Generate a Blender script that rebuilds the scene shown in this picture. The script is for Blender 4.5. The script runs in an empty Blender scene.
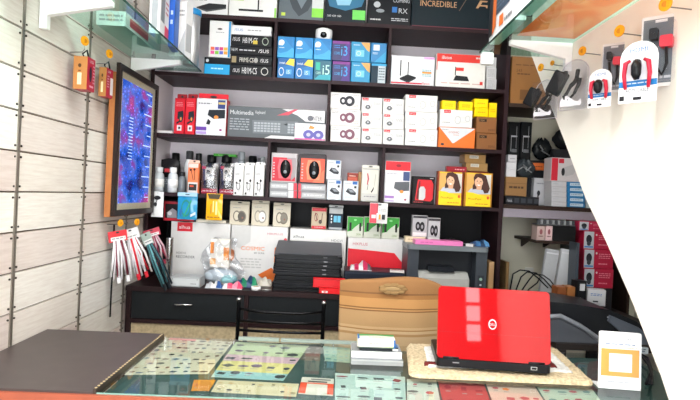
import bpy, math, random
from mathutils import Vector, Matrix
random.seed(7)
S = bpy.context.scene
COL = S.collection
PI = math.pi
# ---------------------------------------------------------------- camera
EYE = 1.5; FPX = 520.0
ROLL = math.radians(2.75); U0 = -15.2; V0 = -4.3
yaw = math.atan2(-U0, FPX); pit = math.atan2(-V0, FPX)          # looks slightly right and slightly down
fw = Vector((math.sin(yaw)*math.cos(pit), math.cos(yaw)*math.cos(pit), -math.sin(pit)))
r0 = fw.cross(Vector((0, 0, 1))).normalized(); u0 = r0.cross(fw).normalized()
cx = r0*math.cos(ROLL) + u0*math.sin(ROLL)
cy = -r0*math.sin(ROLL) + u0*math.cos(ROLL)
cz = -fw
cam = bpy.data.cameras.new('camera'); co = bpy.data.objects.new('camera', cam); COL.objects.link(co)
co.matrix_world = Matrix(((cx.x, cy.x, cz.x, 0), (cx.y, cy.y, cz.y, 0), (cx.z, cy.z, cz.z, EYE), (0, 0, 0, 1)))
cam.sensor_width = 36; cam.lens = FPX*36/700; cam.clip_start = 0.05; cam.clip_end = 100
S.camera = co
# ---------------------------------------------------------------- world, lights, exposure
S.view_settings.view_transform = 'Standard'; S.view_settings.look = 'None'
S.view_settings.gamma = 1; S.view_settings.use_curve_mapping = False
S.view_settings.exposure = 0.22
W = bpy.data.worlds.new('daylight'); S.world = W; W.use_nodes = True
W.node_tree.nodes['Background'].inputs[0].default_value = (0.93, 0.97, 1.0, 1)
W.node_tree.nodes['Background'].inputs[1].default_value = 7.5
def area(name, loc, rot, sx, sy, e, col=(1, 1, 1)):
    l = bpy.data.lights.new(name, 'AREA'); l.shape = 'RECTANGLE'; l.size = sx; l.size_y = sy; l.energy = e; l.color = col
    o = bpy.data.objects.new(name, l); COL.objects.link(o); o.location = loc; o.rotation_euler = rot; return o
area('tube_light_glow', (0.0, 1.55, 3.10), (0, 0, 0), 1.5, 0.10, 34)  # added lamp out of view, brightens the room from above
area('tube_light_glow', (0.0, 0.2, 3.10), (0, 0, 0), 1.5, 0.10, 44)  # added lamp, set forward so its light reaches the shelves more frontally
area('alcove_tube_glow', (1.75, 2.6, 3.10), (0, 0, PI/2), 0.9, 0.08, 7)  # added lamp over the alcove, out of view

def ray(px, py):
    dx = px-350; dy = 200-py
    return fw*FPX + cx*dx + cy*dy
def at(px, py, Y):                     # point of the vertical plane at depth Y
    d = ray(px, py); t = Y/d.y
    return Vector((d.x*t, Y, EYE+d.z*t))
def atpz(px, z, Y):                    # same, where the height is known instead of the row
    py = 200.
    for _ in range(4): py += (at(px, py, Y).z-z)*FPX/Y
    return at(px, py, Y)
def atx(px, py, X):
    d = ray(px, py); t = X/d.x
    return Vector((X, d.y*t, EYE+d.z*t))
def atz(px, py, Z):
    d = ray(px, py); t = (Z-EYE)/d.z
    return Vector((d.x*t, d.y*t, Z))
# ---------------------------------------------------------------- materials
def lin(h):
    if isinstance(h, str):
        h = h.lstrip('#'); c = [int(h[i:i+2], 16)/255 for i in (0, 2, 4)]
    else: c = list(h)
    return tuple((x/12.92 if x <= .04045 else ((x+.055)/1.055)**2.4) for x in c)
MC = {}
def mat(col, rough=.5, metal=0., var=.06, scale=30., bump=0., coat=0., spec=.32):
    key = (col, rough, metal, var, scale, bump, coat, spec)
    if key in MC: return MC[key]
    m = bpy.data.materials.new('surface_'+str(len(MC))); m.use_nodes = True
    nt = m.node_tree; p = nt.nodes['Principled BSDF']; c = lin(col)
    tc = nt.nodes.new('ShaderNodeTexCoord'); nz = nt.nodes.new('ShaderNodeTexNoise'); nz.inputs['Scale'].default_value = scale
    nz.inputs['Detail'].default_value = 3
    nt.links.new(tc.outputs['Object'], nz.inputs['Vector'])
    mx = nt.nodes.new('ShaderNodeMix'); mx.data_type = 'RGBA'
    mx.inputs[6].default_value = tuple(max(0, x*(1-var)) for x in c)+(1,)
    mx.inputs[7].default_value = tuple(min(1, x*(1+var)) for x in c)+(1,)
    nt.links.new(nz.outputs['Fac'], mx.inputs[0]); nt.links.new(mx.outputs[2], p.inputs['Base Color'])
    p.inputs['Roughness'].default_value = rough; p.inputs['Metallic'].default_value = metal
    p.inputs['Specular IOR Level'].default_value = spec if max(c) > .06 else .18
    if coat: p.inputs['Coat Weight'].default_value = coat; p.inputs['Coat Roughness'].default_value = .03
    if bump:
        b = nt.nodes.new('ShaderNodeBump'); b.inputs['Strength'].default_value = bump; b.inputs['Distance'].default_value = .01
        nt.links.new(nz.outputs['Fac'], b.inputs['Height']); nt.links.new(b.outputs[0], p.inputs['Normal'])
    MC[key] = m; return m
def glass(name, tint, refl=.12, rough=.02, fk=1.):
    if name in MC: return MC[name]
    m = bpy.data.materials.new(name); m.use_nodes = True; nt = m.node_tree; nt.nodes.clear()
    o = nt.nodes.new('ShaderNodeOutputMaterial'); t = nt.nodes.new('ShaderNodeBsdfTransparent'); g = nt.nodes.new('ShaderNodeBsdfGlossy')
    t.inputs[0].default_value = tint+(1,); g.inputs['Roughness'].default_value = rough
    fr = nt.nodes.new('ShaderNodeFresnel'); fr.inputs[0].default_value = 1.5
    ad = nt.nodes.new('ShaderNodeMath'); ad.operation = 'MULTIPLY_ADD'; ad.inputs[1].default_value = fk; ad.inputs[2].default_value = refl; ad.use_clamp = True
    mx = nt.nodes.new('ShaderNodeMixShader')
    ge = nt.nodes.new('ShaderNodeNewGeometry'); iv = nt.nodes.new('ShaderNodeMath'); iv.operation = 'SUBTRACT'; iv.inputs[0].default_value = 1
    mu = nt.nodes.new('ShaderNodeMath'); mu.operation = 'MULTIPLY'
    nt.links.new(ge.outputs['Backfacing'], iv.inputs[1]); nt.links.new(iv.outputs[0], mu.inputs[1])
    nt.links.new(fr.outputs[0], ad.inputs[0]); nt.links.new(ad.outputs[0], mu.inputs[0]); nt.links.new(mu.outputs[0], mx.inputs[0])
    nt.links.new(t.outputs[0], mx.inputs[1]); nt.links.new(g.outputs[0], mx.inputs[2]); nt.links.new(mx.outputs[0], o.inputs[0])
    MC[name] = m; return m
GL_SHELF = glass('shelf_glass', (.72, .90, .84), .03)
GL_TOP = glass('counter_glass', (.96, .985, .975), .0, .03)
GL_CLEAR = glass('clear_plastic', (.95, .95, .97), .01, .12, .5)
GL_BAG = glass('bag_plastic', (.90, .91, .93), .12, .3)
def emis(col, e):
    m = bpy.data.materials.new('lamp_glow'); m.use_nodes = True; nt = m.node_tree; nt.nodes.clear()
    o = nt.nodes.new('ShaderNodeOutputMaterial'); k = nt.nodes.new('ShaderNodeEmission'); k.inputs[0].default_value = lin(col)+(1,); k.inputs[1].default_value = e
    nt.links.new(k.outputs[0], o.inputs[0]); return m
# ---------------------------------------------------------------- text cache
TX = {}
def textdata(s):
    if s in TX: return TX[s]
    c = bpy.data.curves.new('t', 'FONT'); c.body = s; c.resolution_u = 3; c.size = 1
    o = bpy.data.objects.new('t', c); me = bpy.data.meshes.new_from_object(o)
    v = [(p.co.x, p.co.y) for p in me.vertices]; f = [tuple(p.vertices) for p in me.polygons]
    bpy.data.objects.remove(o); bpy.data.curves.remove(c); bpy.data.meshes.remove(me)
    x0 = min(p[0] for p in v); x1 = max(p[0] for p in v); y0 = min(p[1] for p in v); y1 = max(p[1] for p in v)
    v = [((p[0]-x0)/(x1-x0), (p[1]-y0)/(y1-y0)) for p in v]
    TX[s] = (v, f, (x1-x0)/(y1-y0)); return TX[s]
# ---------------------------------------------------------------- mesh builder
class M:
    def __init__(s): s.v = []; s.f = []; s.mi = []; s.sm = []; s.mats = []; s.T = Matrix.Identity(4); s.k = 0
    def add(s, vs, fs, mt, smooth=False):
        if mt not in s.mats: s.mats.append(mt)
        i = s.mats.index(mt); n = len(s.v)
        s.v += [tuple(s.T @ Vector(p)) for p in vs]
        for f in fs: s.f.append(tuple(n+q for q in f)); s.mi.append(i); s.sm.append(smooth)
        return s
    def box(s, x0, y0, z0, x1, y1, z1, mt):
        return s.add([(x0,y0,z0),(x1,y0,z0),(x1,y1,z0),(x0,y1,z0),(x0,y0,z1),(x1,y0,z1),(x1,y1,z1),(x0,y1,z1)],
              [(0,3,2,1),(4,5,6,7),(0,1,5,4),(1,2,6,5),(2,3,7,6),(3,0,4,7)], mt)
    def prism(s, poly, lo, hi, mt, ax='y', smooth=False):   # polygon in the plane across ax
        def P(a, b, c): return {'y': (a, c, b), 'z': (a, b, c), 'x': (c, a, b)}[ax]
        n = len(poly); vs = [P(a, b, lo) for a, b in poly]+[P(a, b, hi) for a, b in poly]
        fs = [tuple(range(n)), tuple(range(2*n-1, n-1, -1))]+[(i, i+n, (i+1) % n+n, (i+1) % n) for i in range(n)]
        if ax in 'z': fs = [tuple(reversed(f)) for f in fs]
        if ax == 'x': fs = [tuple(reversed(f)) for f in fs]
        return s.add(vs, fs, mt, smooth)
    def rbox(s, x0, y0, z0, x1, y1, z1, r, mt, ax='z', n=4):   # rounded along one axis
        a0, b0, a1, b1, lo, hi = {'z': (x0, y0, x1, y1, z0, z1), 'y': (x0, z0, x1, z1, y0, y1), 'x': (y0, z0, y1, z1, x0, x1)}[ax]
        return s.prism(rrect(a0, b0, a1, b1, r, n), lo, hi, mt, ax)
    def tube(s, pts, r, mt, n=8, smooth=True):
        pts = [Vector(p) for p in pts]; rs = r if isinstance(r, (list, tuple)) else [r]*len(pts)
        vs = []; fs = []
        t0 = (pts[1]-pts[0]).normalized(); a = t0.orthogonal().normalized()
        for i, p in enumerate(pts):
            t = (pts[min(i+1, len(pts)-1)]-pts[max(i-1, 0)]).normalized()
            a = (a-t*a.dot(t)); a = a.normalized() if a.length > 1e-6 else t.orthogonal().normalized()
            b = t.cross(a)
            for k in range(n):
                q = 2*PI*k/n; vs.append(tuple(p+(a*math.cos(q)+b*math.sin(q))*rs[i]))
        for i in range(len(pts)-1):
            for k in range(n): fs.append((i*n+k, i*n+(k+1) % n, (i+1)*n+(k+1) % n, (i+1)*n+k))
        fs.append(tuple(range(n-1, -1, -1))); fs.append(tuple(range((len(pts)-1)*n, len(pts)*n)))
        return s.add(vs, fs, mt, smooth)
    def lathe(s, prof, mt, n=16, c=(0, 0), smooth=True):   # prof [(r,z)]
        vs = []; fs = []
        for r, z in prof:
            for k in range(n): q = 2*PI*k/n; vs.append((c[0]+max(r, 1e-4)*math.cos(q), c[1]+max(r, 1e-4)*math.sin(q), z))
        for i in range(len(prof)-1):
            for k in range(n): fs.append((i*n+k, i*n+(k+1) % n, (i+1)*n+(k+1) % n, (i+1)*n+k))
        fs.append(tuple(range(n-1, -1, -1))); fs.append(tuple(range((len(prof)-1)*n, len(prof)*n)))
        return s.add(vs, fs, mt, smooth)
    def ball(s, c, rx, ry, rz, mt, n=12, m=8):
        vs = []; fs = []
        for i in range(m+1):
            a = PI*i/m
            for k in range(n): q = 2*PI*k/n; vs.append((c[0]+rx*max(math.sin(a), .01)*math.cos(q), c[1]+ry*max(math.sin(a), .01)*math.sin(q), c[2]-rz*math.cos(a)))
        for i in range(m):
            for k in range(n): fs.append((i*n+k, i*n+(k+1) % n, (i+1)*n+(k+1) % n, (i+1)*n+k))
        return s.add(vs, fs, mt, True)
    def grid(s, nu, nv, fn, mt, smooth=True):
        vs = [fn(i/nu, j/nv) for j in range(nv+1) for i in range(nu+1)]
        fs = [(j*(nu+1)+i, j*(nu+1)+i+1, (j+1)*(nu+1)+i+1, (j+1)*(nu+1)+i) for j in range(nv) for i in range(nu)]
        return s.add(vs, fs, mt, smooth)
    # flat print on a face: O corner, A along width, B along height, N outward
    def prints(s, O, A, B, spec):
        O, A, B = Vector(O), Vector(A), Vector(B); N = A.cross(B).normalized(); w, h = A.length, B.length
        for q in spec:
            s.k += 1; e = N*(.0005+.00025*(s.k % 40)); P = lambda a, b: tuple(O+A*a+B*b+e)
            k = q[0]
            if k == 'r': s.add([P(q[1], q[2]), P(q[3], q[2]), P(q[3], q[4]), P(q[1], q[4])], [(0, 1, 2, 3)], mat(soft(q[5]), .4))
            elif k == 'p': s.add([P(a, b) for a, b in q[1]], [tuple(range(len(q[1])))], mat(soft(q[2]), .4))
            elif k == 'e':
                _, a, b, ra, rb, c = q
                s.add([P(a+ra*math.cos(t*PI/8), b+rb*math.sin(t*PI/8)) for t in range(16)], [tuple(range(16))], mat(soft(c), .4))
            elif k == 'o':     # ring, thickness fraction
                _, a, b, ra, rb, c = q; n = 16
                s.add([P(a+ra*f*math.cos(t*2*PI/n), b+rb*f*math.sin(t*2*PI/n)) for f in (1, .78) for t in range(n)],
                      [(t, (t+1) % n, n+(t+1) % n, n+t) for t in range(n)], mat(soft(c), .4))
            elif k == 't':
                _, st, a, b, hh, c = q[:6]; v, f, asp = textdata(st)
                H = hh*h; Wd = min(q[6]*w if len(q) > 6 else H*asp, (.97-a)*w)
                s.add([P(a+x*Wd/w, b+y*hh) for x, y in v], f, mat(soft(c), .4))
            elif k == 'l':     # lines of print too small to read
                _, a, b, c, d, n, cl = q; rr = random.Random(int(a*97+b*31+n))
                for i in range(n):
                    y1 = d-(d-b)*(i+.15)/n; y0 = y1-(d-b)*.45/n; x = a
                    while x < c-.02:
                        ln = (c-a)*rr.uniform(.12, .3); x2 = min(c, x+ln)
                        s.add([P(x, y0), P(x2, y0), P(x2, y1), P(x, y1)], [(0, 1, 2, 3)], mat(soft(cl), .4)); x = x2+(c-a)*.05
        return s
    def build(s, name, parent=None, loc=(0, 0, 0), rz=0):
        me = bpy.data.meshes.new(name); me.from_pydata(s.v, [], s.f)
        for m in s.mats: me.materials.append(m)
        me.polygons.foreach_set('material_index', s.mi); me.polygons.foreach_set('use_smooth', s.sm); me.update()
        o = bpy.data.objects.new(name, me); COL.objects.link(o); o.location = loc; o.rotation_euler = (0, 0, rz) if not isinstance(rz, tuple) else rz
        if parent: o.parent = parent
        return o
def rrect(x0, y0, x1, y1, r, n=4):
    p = []
    for cx_, cy_, a0 in ((x1-r, y1-r, 0), (x0+r, y1-r, 90), (x0+r, y0+r, 180), (x1-r, y0+r, 270)):
        for i in range(n+1):
            a = math.radians(a0+90*i/n); p.append((cx_+r*math.cos(a), cy_+r*math.sin(a)))
    return p
def tag(o, label, cat, group=None):
    o['label'] = label; o['category'] = cat
    if group: o['group'] = group
    return o
def root(name, label, cat, loc, rz=0, group=None):
    o = bpy.data.objects.new(name, None); COL.objects.link(o); o.empty_display_size = .05
    o.location = loc; o.rotation_euler = rz if isinstance(rz, tuple) else (0, 0, rz); return tag(o, label, cat, group)
def struct(o): o['kind'] = 'structure'; return o
def dup(o, loc, label, rz=None, group=None):
    r = o.copy(); COL.objects.link(r); r.location = loc; r['label'] = label
    if rz is not None: r.rotation_euler = (0, 0, rz)
    if group: r['group'] = group
    for c in list(o.children):
        k = c.copy(); COL.objects.link(k); k.parent = r
        for g in list(c.children):
            j = g.copy(); COL.objects.link(j); j.parent = k
    return r
def soft(h):      # paper white rather than pure white
    c = [int(h[i:i+2], 16) for i in (1, 3, 5)]
    return '#'+''.join('%02x' % int(x*.925) for x in c) if min(c) > 200 else h
# a carton standing on z=base with its front at depth Y; x and top in photo pixels
def bx(name, label, x0, x1, yt, base, col, front=(), Y=3.475, d=.16, side=None, group=None, cat='box', rz=0, top=(), sides=(), h=None, tab=None, rough=.35):
    base += .0004; zt = at((x0+x1)/2, yt, Y).z if h is None else base+h
    A = atpz(x0, (zt+base)/2, Y); B = atpz(x1, (zt+base)/2, Y); w = B.x-A.x; X = (A.x+B.x)/2; h = zt-base
    cc = .0035 if min(h, w) > .06 else .0016; bm = mat(soft(col), rough); c4 = [(-w/2, 0), (w/2, 0), (w/2, h), (-w/2, h)]; i4 = [(-w/2+cc, cc), (w/2-cc, cc), (w/2-cc, h-cc), (-w/2+cc, h-cc)]
    m = M(); m.add([(x, 0, z) for x, z in i4]+[(x, cc*1.3, z) for x, z in c4]+[(x, d, z) for x, z in c4], [(0, 1, 2, 3), (8, 11, 10, 9)]+[(a+o1, a+o1+4, (a+1) % 4+o1+4, (a+1) % 4+o1)[::-1] for o1 in (0, 4) for a in range(4)], bm)
    if side:
        m.prints((w/2, cc*1.3, 0), (0, d-cc*1.3, 0), (0, 0, h), [('r', 0, 0, 1, 1, side)]); m.prints((-w/2, d, 0), (0, -d+cc*1.3, 0), (0, 0, h), [('r', 0, 0, 1, 1, side)])
        m.prints((-w/2, cc*1.3, h), (w, 0, 0), (0, d-cc*1.3, 0), [('r', 0, 0, 1, 1, side)])
    m.prints((-w/2+cc, 0, cc), (w-2*cc, 0, 0), (0, 0, h-2*cc), front)
    if sides:
        m.prints((w/2, 0, 0), (0, d, 0), (0, 0, h), sides); m.prints((-w/2, d, 0), (0, -d, 0), (0, 0, h), sides)
    if top: m.prints((-w/2, 0, h), (w, 0, 0), (0, d, 0), top)
    o = m.build(name, None, (X, Y, base), rz); tag(o, label, cat, group)
    if tab:
        t = M(); q = rrect(-w*.5, 0, w*.5, tab[1], min(.006, tab[1]/3)); t.prism(q, 0, .0015, mat(tab[0], .4))
        t.prints((-w*.5, 0, 0), (w, 0, 0), (0, 0, tab[1]), [('e', .5, .5, .12, .22, '#303030')])
        t.build('hang_tab', o, (0, d*.5, h), 0)
    o['ztop'] = zt
    return o, zt
# ================================================================ THE SETTING
XL, XR, YB = -1.25, 1.07, 3.86
m = M(); m.box(-2.2, -1.6, -.1, 2.6, 4.1, 0, mat('#6e655e', .45, scale=6, var=.15)); struct(m.build('floor'))
m = M(); m.box(-2.2, -1.6, 3.2, 2.6, 4.1, 3.3, mat('#f2f1ee', .8)); struct(m.build('ceiling'))
m = M(); m.box(-1.5, YB, 0, 2.6, 4.0, 3.2, mat('#d8d2be', .8, scale=3)); struct(m.build('wall_back'))
m = M(); m.box(2.3, -1.6, 0, 2.4, YB, 3.2, mat('#d9d5c8', .8)); struct(m.build('wall_alcove'))
# right partition with its slanting, slightly curved end
edge = [(2.93, .86+EYE), (2.70, .60+EYE), (2.43, .308+EYE), (2.20, .045+EYE), (2.01, -.13+EYE), (1.82, -.317+EYE), (1.63, -.53+EYE), (1.55, -.64+EYE), (1.50, .72), (1.50, 0)]
poly = [(-1.6, 0), (-1.6, 3.2), (2.93, 3.2)] + edge
m = M(); m.prism(poly, XR, XR+.03, mat('#fffaf0', .55, scale=4, var=.01), 'x'); struct(m.build('wall_right'))
# left wall: backing, planks between steel strips
lw = M(); lw.box(XL-.12, -1.6, 0, XL-.014, YB, 3.2, mat('#6b5d50', .8)); lw = struct(lw.build('wall_left'))
def plankmat(i):
    base = ['#efebe3', '#e4dad3', '#f4f2ec', '#e9e2d9', '#dccfc8', '#f0eee8'][i]
    m = bpy.data.materials.new('washed_board'); m.use_nodes = True; nt = m.node_tree; p = nt.nodes['Principled BSDF']
    tc = nt.nodes.new('ShaderNodeTexCoord'); mp = nt.nodes.new('ShaderNodeMapping'); mp.inputs['Scale'].default_value = (1, 2.2, 28)
    mp.inputs['Location'].default_value = (i*3, i*1.7, i)
    nz = nt.nodes.new('ShaderNodeTexNoise'); nz.inputs['Scale'].default_value = 3; nz.inputs['Detail'].default_value = 6; nz.inputs['Roughness'].default_value = .65
    n2 = nt.nodes.new('ShaderNodeTexNoise'); n2.inputs['Scale'].default_value = 5
    cr = nt.nodes.new('ShaderNodeValToRGB'); c = lin(base)
    cr.color_ramp.elements[0].position = .25; cr.color_ramp.elements[0].color = (c[0]*.84, c[1]*.80, c[2]*.78, 1)
    cr.color_ramp.elements[1].position = .6; cr.color_ramp.elements[1].color = c+(1,)
    mx = nt.nodes.new('ShaderNodeMix'); mx.data_type = 'RGBA'; mx.blend_type = 'MULTIPLY'; mx.inputs[0].default_value = .10
    nt.links.new(tc.outputs['Object'], mp.inputs[0]); nt.links.new(mp.outputs[0], nz.inputs['Vector']); nt.links.new(tc.outputs['Object'], n2.inputs['Vector'])
    nt.links.new(nz.outputs['Fac'], cr.inputs[0]); nt.links.new(cr.outputs[0], mx.inputs[6]); nt.links.new(n2.outputs['Fac'], mx.inputs[7])
    nt.links.new(mx.outputs[2], p.inputs['Base Color']); p.inputs['Roughness'].default_value = .55
    return m
PM = [plankmat(i) for i in range(6)]
PY = .545; strips = [2.08+PY*k for k in range(-3, 3)]
def plank_mesh(w, i):
    m = M(); g = .0022
    m.add([(0, g, g), (0, w-g, g), (0, w-g, .16-g), (0, g, .16-g), (.012, g+.002, g+.002), (.012, w-g-.002, g+.002), (.012, w-g-.002, .16-g-.002), (.012, g+.002, .16-g-.002)],
          [(4, 5, 6, 7), (0, 1, 5, 4), (1, 2, 6, 5), (2, 3, 7, 6), (3, 0, 4, 7)], PM[i]); return m
pm = {}
for ci, ys in enumerate(strips):
    w = min(PY, YB-ys)
    for k in range(-9, 10):
        z = 1.452+.16*k; i = random.Random(ci*31+k*7).randrange(6); key = (i, round(w, 3))
        if key not in pm: o = plank_mesh(w, i).build('plank'); pm[key] = o.data
        else: o = bpy.data.objects.new('plank', pm[key]); COL.objects.link(o)
        o.parent = lw; o.location = (XL-.014+random.Random(k*5+ci).uniform(-.0015, .0015), ys, z)
steel = mat('#8d867c', .35, .7)
for n, ys in enumerate(strips):
    m = M(); m.box(XL-.004, ys-.008, .012, XL+.003, ys+.008, 3.05, steel)
    for k in range(-8, 10):
        for dz in (-.022, .022):
            for s in (-.02, .02):
                m.tube([(XL-.006, ys+s, 1.452+.16*k+dz), (XL+.002, ys+s, 1.452+.16*k+dz)], .0045, mat('#3a322c', .4, .5), 6)
    struct(m.build('trim_%d' % (n+1)))
# unseen shop front: wall openings shaped for daylight and the laptop lid's reflection
fr = mat('#55504a', .4, .5); wx0, wx1, wz0, wz1 = .73, .93, 1.62, 2.60
m = M(); wf = mat('#4a403c', .7)
m.box(.33, -1.6, .9, wx0, -1.5, 3.2, wf).box(wx1, -1.6, .9, 2.6, -1.5, 3.2, wf).box(wx0, -1.6, .9, wx1, -1.5, wz0, wf).box(wx0, -1.6, wz1, wx1, -1.5, 3.2, wf); m.box(-2.2, -1.6, 2.95, .33, -1.5, 3.2, wf); struct(m.build('wall_front'))
m = M()
for z in (wz0+.015, wz0+.22, wz0+.42, wz0+.62, wz1-.015): m.box(wx0, -1.56, z-.015, wx1, -1.52, z+.015, fr)
for x in (wx0+.015, wx1-.015): m.box(x-.015, -1.565, wz0, x+.015, -1.515, wz1, fr)
struct(m.build('window_1'))
# fixtures for the added ceiling lamps, all out of view
for i, (x, y, a, L) in enumerate(((0, 1.55, 0, 1.5), (0, .2, 0, 1.5), (1.75, 2.6, PI/2, .9))):
    r = root('tube_light', ['white ceiling tube light above the glass counter', 'white ceiling tube light nearest the shop entrance', 'short ceiling tube light over the side alcove'][i], 'light', (x, y, 3.2), a)
    M().box(-L/2, -.06, -.04, L/2, .06, 0, mat('#f0f0f0', .5)).build('housing', r)
    M().rbox(-L/2+.02, -.03, -.08, L/2-.02, .03, -.04, .012, emis('#ffffff', 2.5), 'x').build('diffuser', r)

# ================================================================ DISPLAY SHELF
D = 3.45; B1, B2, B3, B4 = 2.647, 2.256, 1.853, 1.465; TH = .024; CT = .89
wood = mat('#2c1a1e', .45, scale=12, var=.25); inner = mat('#f0e8ee', .6, var=.03); black = mat('#17171a', .5)
SX0, SX1 = XL+.008, at(503.5, 200, D).x
sh = root('display_shelf', 'dark brown wall shelf unit with pale back filled with boxed computer goods', 'shelf', ((SX0+SX1)/2, D, CT))
shx = (SX0+SX1)/2
def sp(name, x0, y0, z0, x1, y1, z1, mt): M().box(x0-shx, y0-D, z0-CT, x1-shx, y1-D, z1-CT, mt).build(name, sh)
sp('side_panel', SX0, D, CT, SX0+.022, YB-.01, 3.1, wood); sp('side_panel', SX1-.028, D, CT, SX1, YB-.01, 3.1, wood)
for z in (B1, B2, B3, B4): sp('shelf_board', SX0+.023, D, z-TH, SX1-.029, YB-.021, z, wood)
sp('top_board', SX0, D, 3.1, SX1, YB-.01, 3.125, wood)
def vdiv(px, py, z0, z1): x = at(px, py, D).x; sp('divider', x-.009, D+.002, z0, x+.009, YB-.021, z1-TH, wood); return x
vdiv(274.9, 50, B2, B1); vdiv(389.5, 55, B2, B1); vdiv(328.3, 112, B3, B2); vdiv(268, 168, B4, B3); vdiv(383, 175, B4, B3)
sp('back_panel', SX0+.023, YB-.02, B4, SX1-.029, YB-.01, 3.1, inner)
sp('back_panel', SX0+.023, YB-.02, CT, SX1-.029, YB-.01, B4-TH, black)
# pale liners on the sides of the bays
for (x0, z0, z1) in ((SX0+.0235, B3, B2-TH), (SX0+.0235, B4, B3-TH), (SX0+.0235, B2, B1-TH)): sp('side_liner', x0, D+.01, z0, x0+.003, YB-.021, z1, inner)

# ================================================================ DRAWER CABINET
CY = 3.20; cb = root('drawer_cabinet', 'long black drawer cabinet with dark brown edging under the shelves', 'cabinet', (0, CY, 0))
dk = mat('#1d2022', .42, scale=40, var=.2); brn = mat('#2c1d1e', .4)
CX0, CX1 = XL+.008, 1.12
def cp(name, x0, y0, z0, x1, y1, z1, mt, par=None, **k):
    return M().box(x0, y0-CY, z0, x1, y1-CY, z1, mt).build(name, par or cb)
cp('cabinet_top', CX0, CY-.01, CT-.03, CX1, YB-.01, CT, brn)
zt1 = at(200, 326, CY).z
cp('body', CX0+.03, CY+.03, .05, CX1-.03, YB-.02, CT-.03, dk)
cxs = [CX0, at(246, 310, CY).x, at(345, 315, CY).x, at(440, 315, CY).x, CX1]
for i, x in enumerate(cxs): cp('upright', x-(0 if i == 0 else .012), CY, 0, x+(.03 if i == 0 else .012), CY+.03, CT-.03, brn)
zr = at(190, 323, CY).z; zd = zr+.012
patt = mat('#b8a684', .7, scale=60, var=.45)
for i in range(4):
    a, b = cxs[i]+(.031 if i == 0 else .013), cxs[i+1]-.013
    cp('rail', a, CY, zr-.012, b, CY+.03, zr+.012, brn)
    d = cp('drawer', a+.002, CY+.006, zd+.003, b-.002, CY+.03, CT-.034, dk)
    if i in (0, 2, 3):
        h = M(); xm = (a+b)/2; zz = at(184, 304, CY).z
        if i == 0: xm = at(184, 304, CY).x
        h.tube([(xm-.055, -.003, zz), (xm-.05, -.02, zz), (xm+.05, -.02, zz), (xm+.055, -.003, zz)], .006, mat('#d8d8d8', .2, 1)); h.build('handle', d)
    dd = cp('door_panel', a+.002, CY+.012, .08, b-.002, CY+.03, zr-.015, patt)
    h = M(); h.tube([(b-.05, .011, zr-.2), (b-.05, -.01, zr-.19), (b-.05, -.01, zr-.1), (b-.05, .011, zr-.09)], .005, mat('#d8d8d8', .2, 1)); h.build('handle', dd)
cp('plinth', CX0+.03, CY+.02, 0, CX1-.03, CY+.05, .075, brn)

# ================================================================ LIGHT-UP WALL DISPLAY
xf = -1.17; y0 = at(0, 0, 1).y
Y1, Y2 = 2.797, 3.40; zA, zB = atx(118, 216, xf).z, atx(122, 63.5, xf).z
ld = root('light_box_frame', 'tall dark framed case glowing blue and pink on the left wall', 'display case', (XL, (Y1+Y2)/2, zA))
w = (Y2-Y1)/2; hh = zB-zA; f = .032; dkf = mat('#2b201d', .35)
m = M()
m.box(.062, -w, 0, .082, w, f, dkf).box(.062, -w, hh-f, .082, w, hh, dkf).box(.062, -w, f, .082, -w+f, hh-f, dkf).box(.062, w-f, f, .082, w, hh-f, dkf); m.build('frame', ld)
m = M(); m.box(.030, -w-.002, -.005, .0615, w-.05, hh-.05, mat('#a8693a', .5, scale=25, var=.2)); m.build('wooden_backing', ld); M().box(.003, -.05, hh*.3, .0295, .25, hh*.8, mat('#5a4030', .6)).build('wall_cleat', ld)
cr = mat('#d9cfae', .6); m = M(); g = f+.035
m.box(.0665, -w+f, f, .070, w-f, g, cr).box(.0665, -w+f, hh-g, .070, w-f, hh-f, cr).box(.0665, -w+f, g, .070, -w+g, hh-g, cr).box(.0665, w-g, g, .070, w-f, hh-g, cr); m.build('mount', ld)
em = bpy.data.materials.new('glowing_picture'); em.use_nodes = True; nt = em.node_tree; nt.nodes.clear()
o_ = nt.nodes.new('ShaderNodeOutputMaterial'); k_ = nt.nodes.new('ShaderNodeEmission'); tc = nt.nodes.new('ShaderNodeTexCoord')
mp = nt.nodes.new('ShaderNodeMapping'); mp.inputs['Scale'].default_value = (1, 4, 5)
n1 = nt.nodes.new('ShaderNodeTexNoise'); n1.inputs['Scale'].default_value = 1.6; n1.inputs['Detail'].default_value = 4
cr1 = nt.nodes.new('ShaderNodeValToRGB'); els = cr1.color_ramp.elements
els[0].position = .34; els[0].color = (.02, .03, .25, 1); els[1].position = .68; els[1].color = (.75, .12, .35, 1)
e = els.new(.45); e.color = (.03, .16, .9, 1); e = els.new(.53); e.color = (.16, .28, 1, 1); e = els.new(.6); e.color = (.35, .1, .6, 1)
vo = nt.nodes.new('ShaderNodeTexVoronoi'); vo.inputs['Scale'].default_value = 9
cr2 = nt.nodes.new('ShaderNodeValToRGB'); cr2.color_ramp.elements[0].color = (2.2, 2.6, 3, 1); cr2.color_ramp.elements[0].position = .05
cr2.color_ramp.elements[1].position = .3; cr2.color_ramp.elements[1].color = (.75, .75, .75, 1)
mx = nt.nodes.new('ShaderNodeMix'); mx.data_type = 'RGBA'; mx.blend_type = 'MULTIPLY'; mx.inputs[0].default_value = 1
nt.links.new(tc.outputs['Object'], mp.inputs[0]); nt.links.new(mp.outputs[0], n1.inputs['Vector']); nt.links.new(mp.outputs[0], vo.inputs['Vector'])
nt.links.new(n1.outputs['Fac'], cr1.inputs[0]); nt.links.new(vo.outputs['Distance'], cr2.inputs[0])
nt.links.new(cr1.outputs[0], mx.inputs[6]); nt.links.new(cr2.outputs[0], mx.inputs[7]); nt.links.new(mx.outputs[2], k_.inputs[0]); k_.inputs[1].default_value = .9
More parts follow.
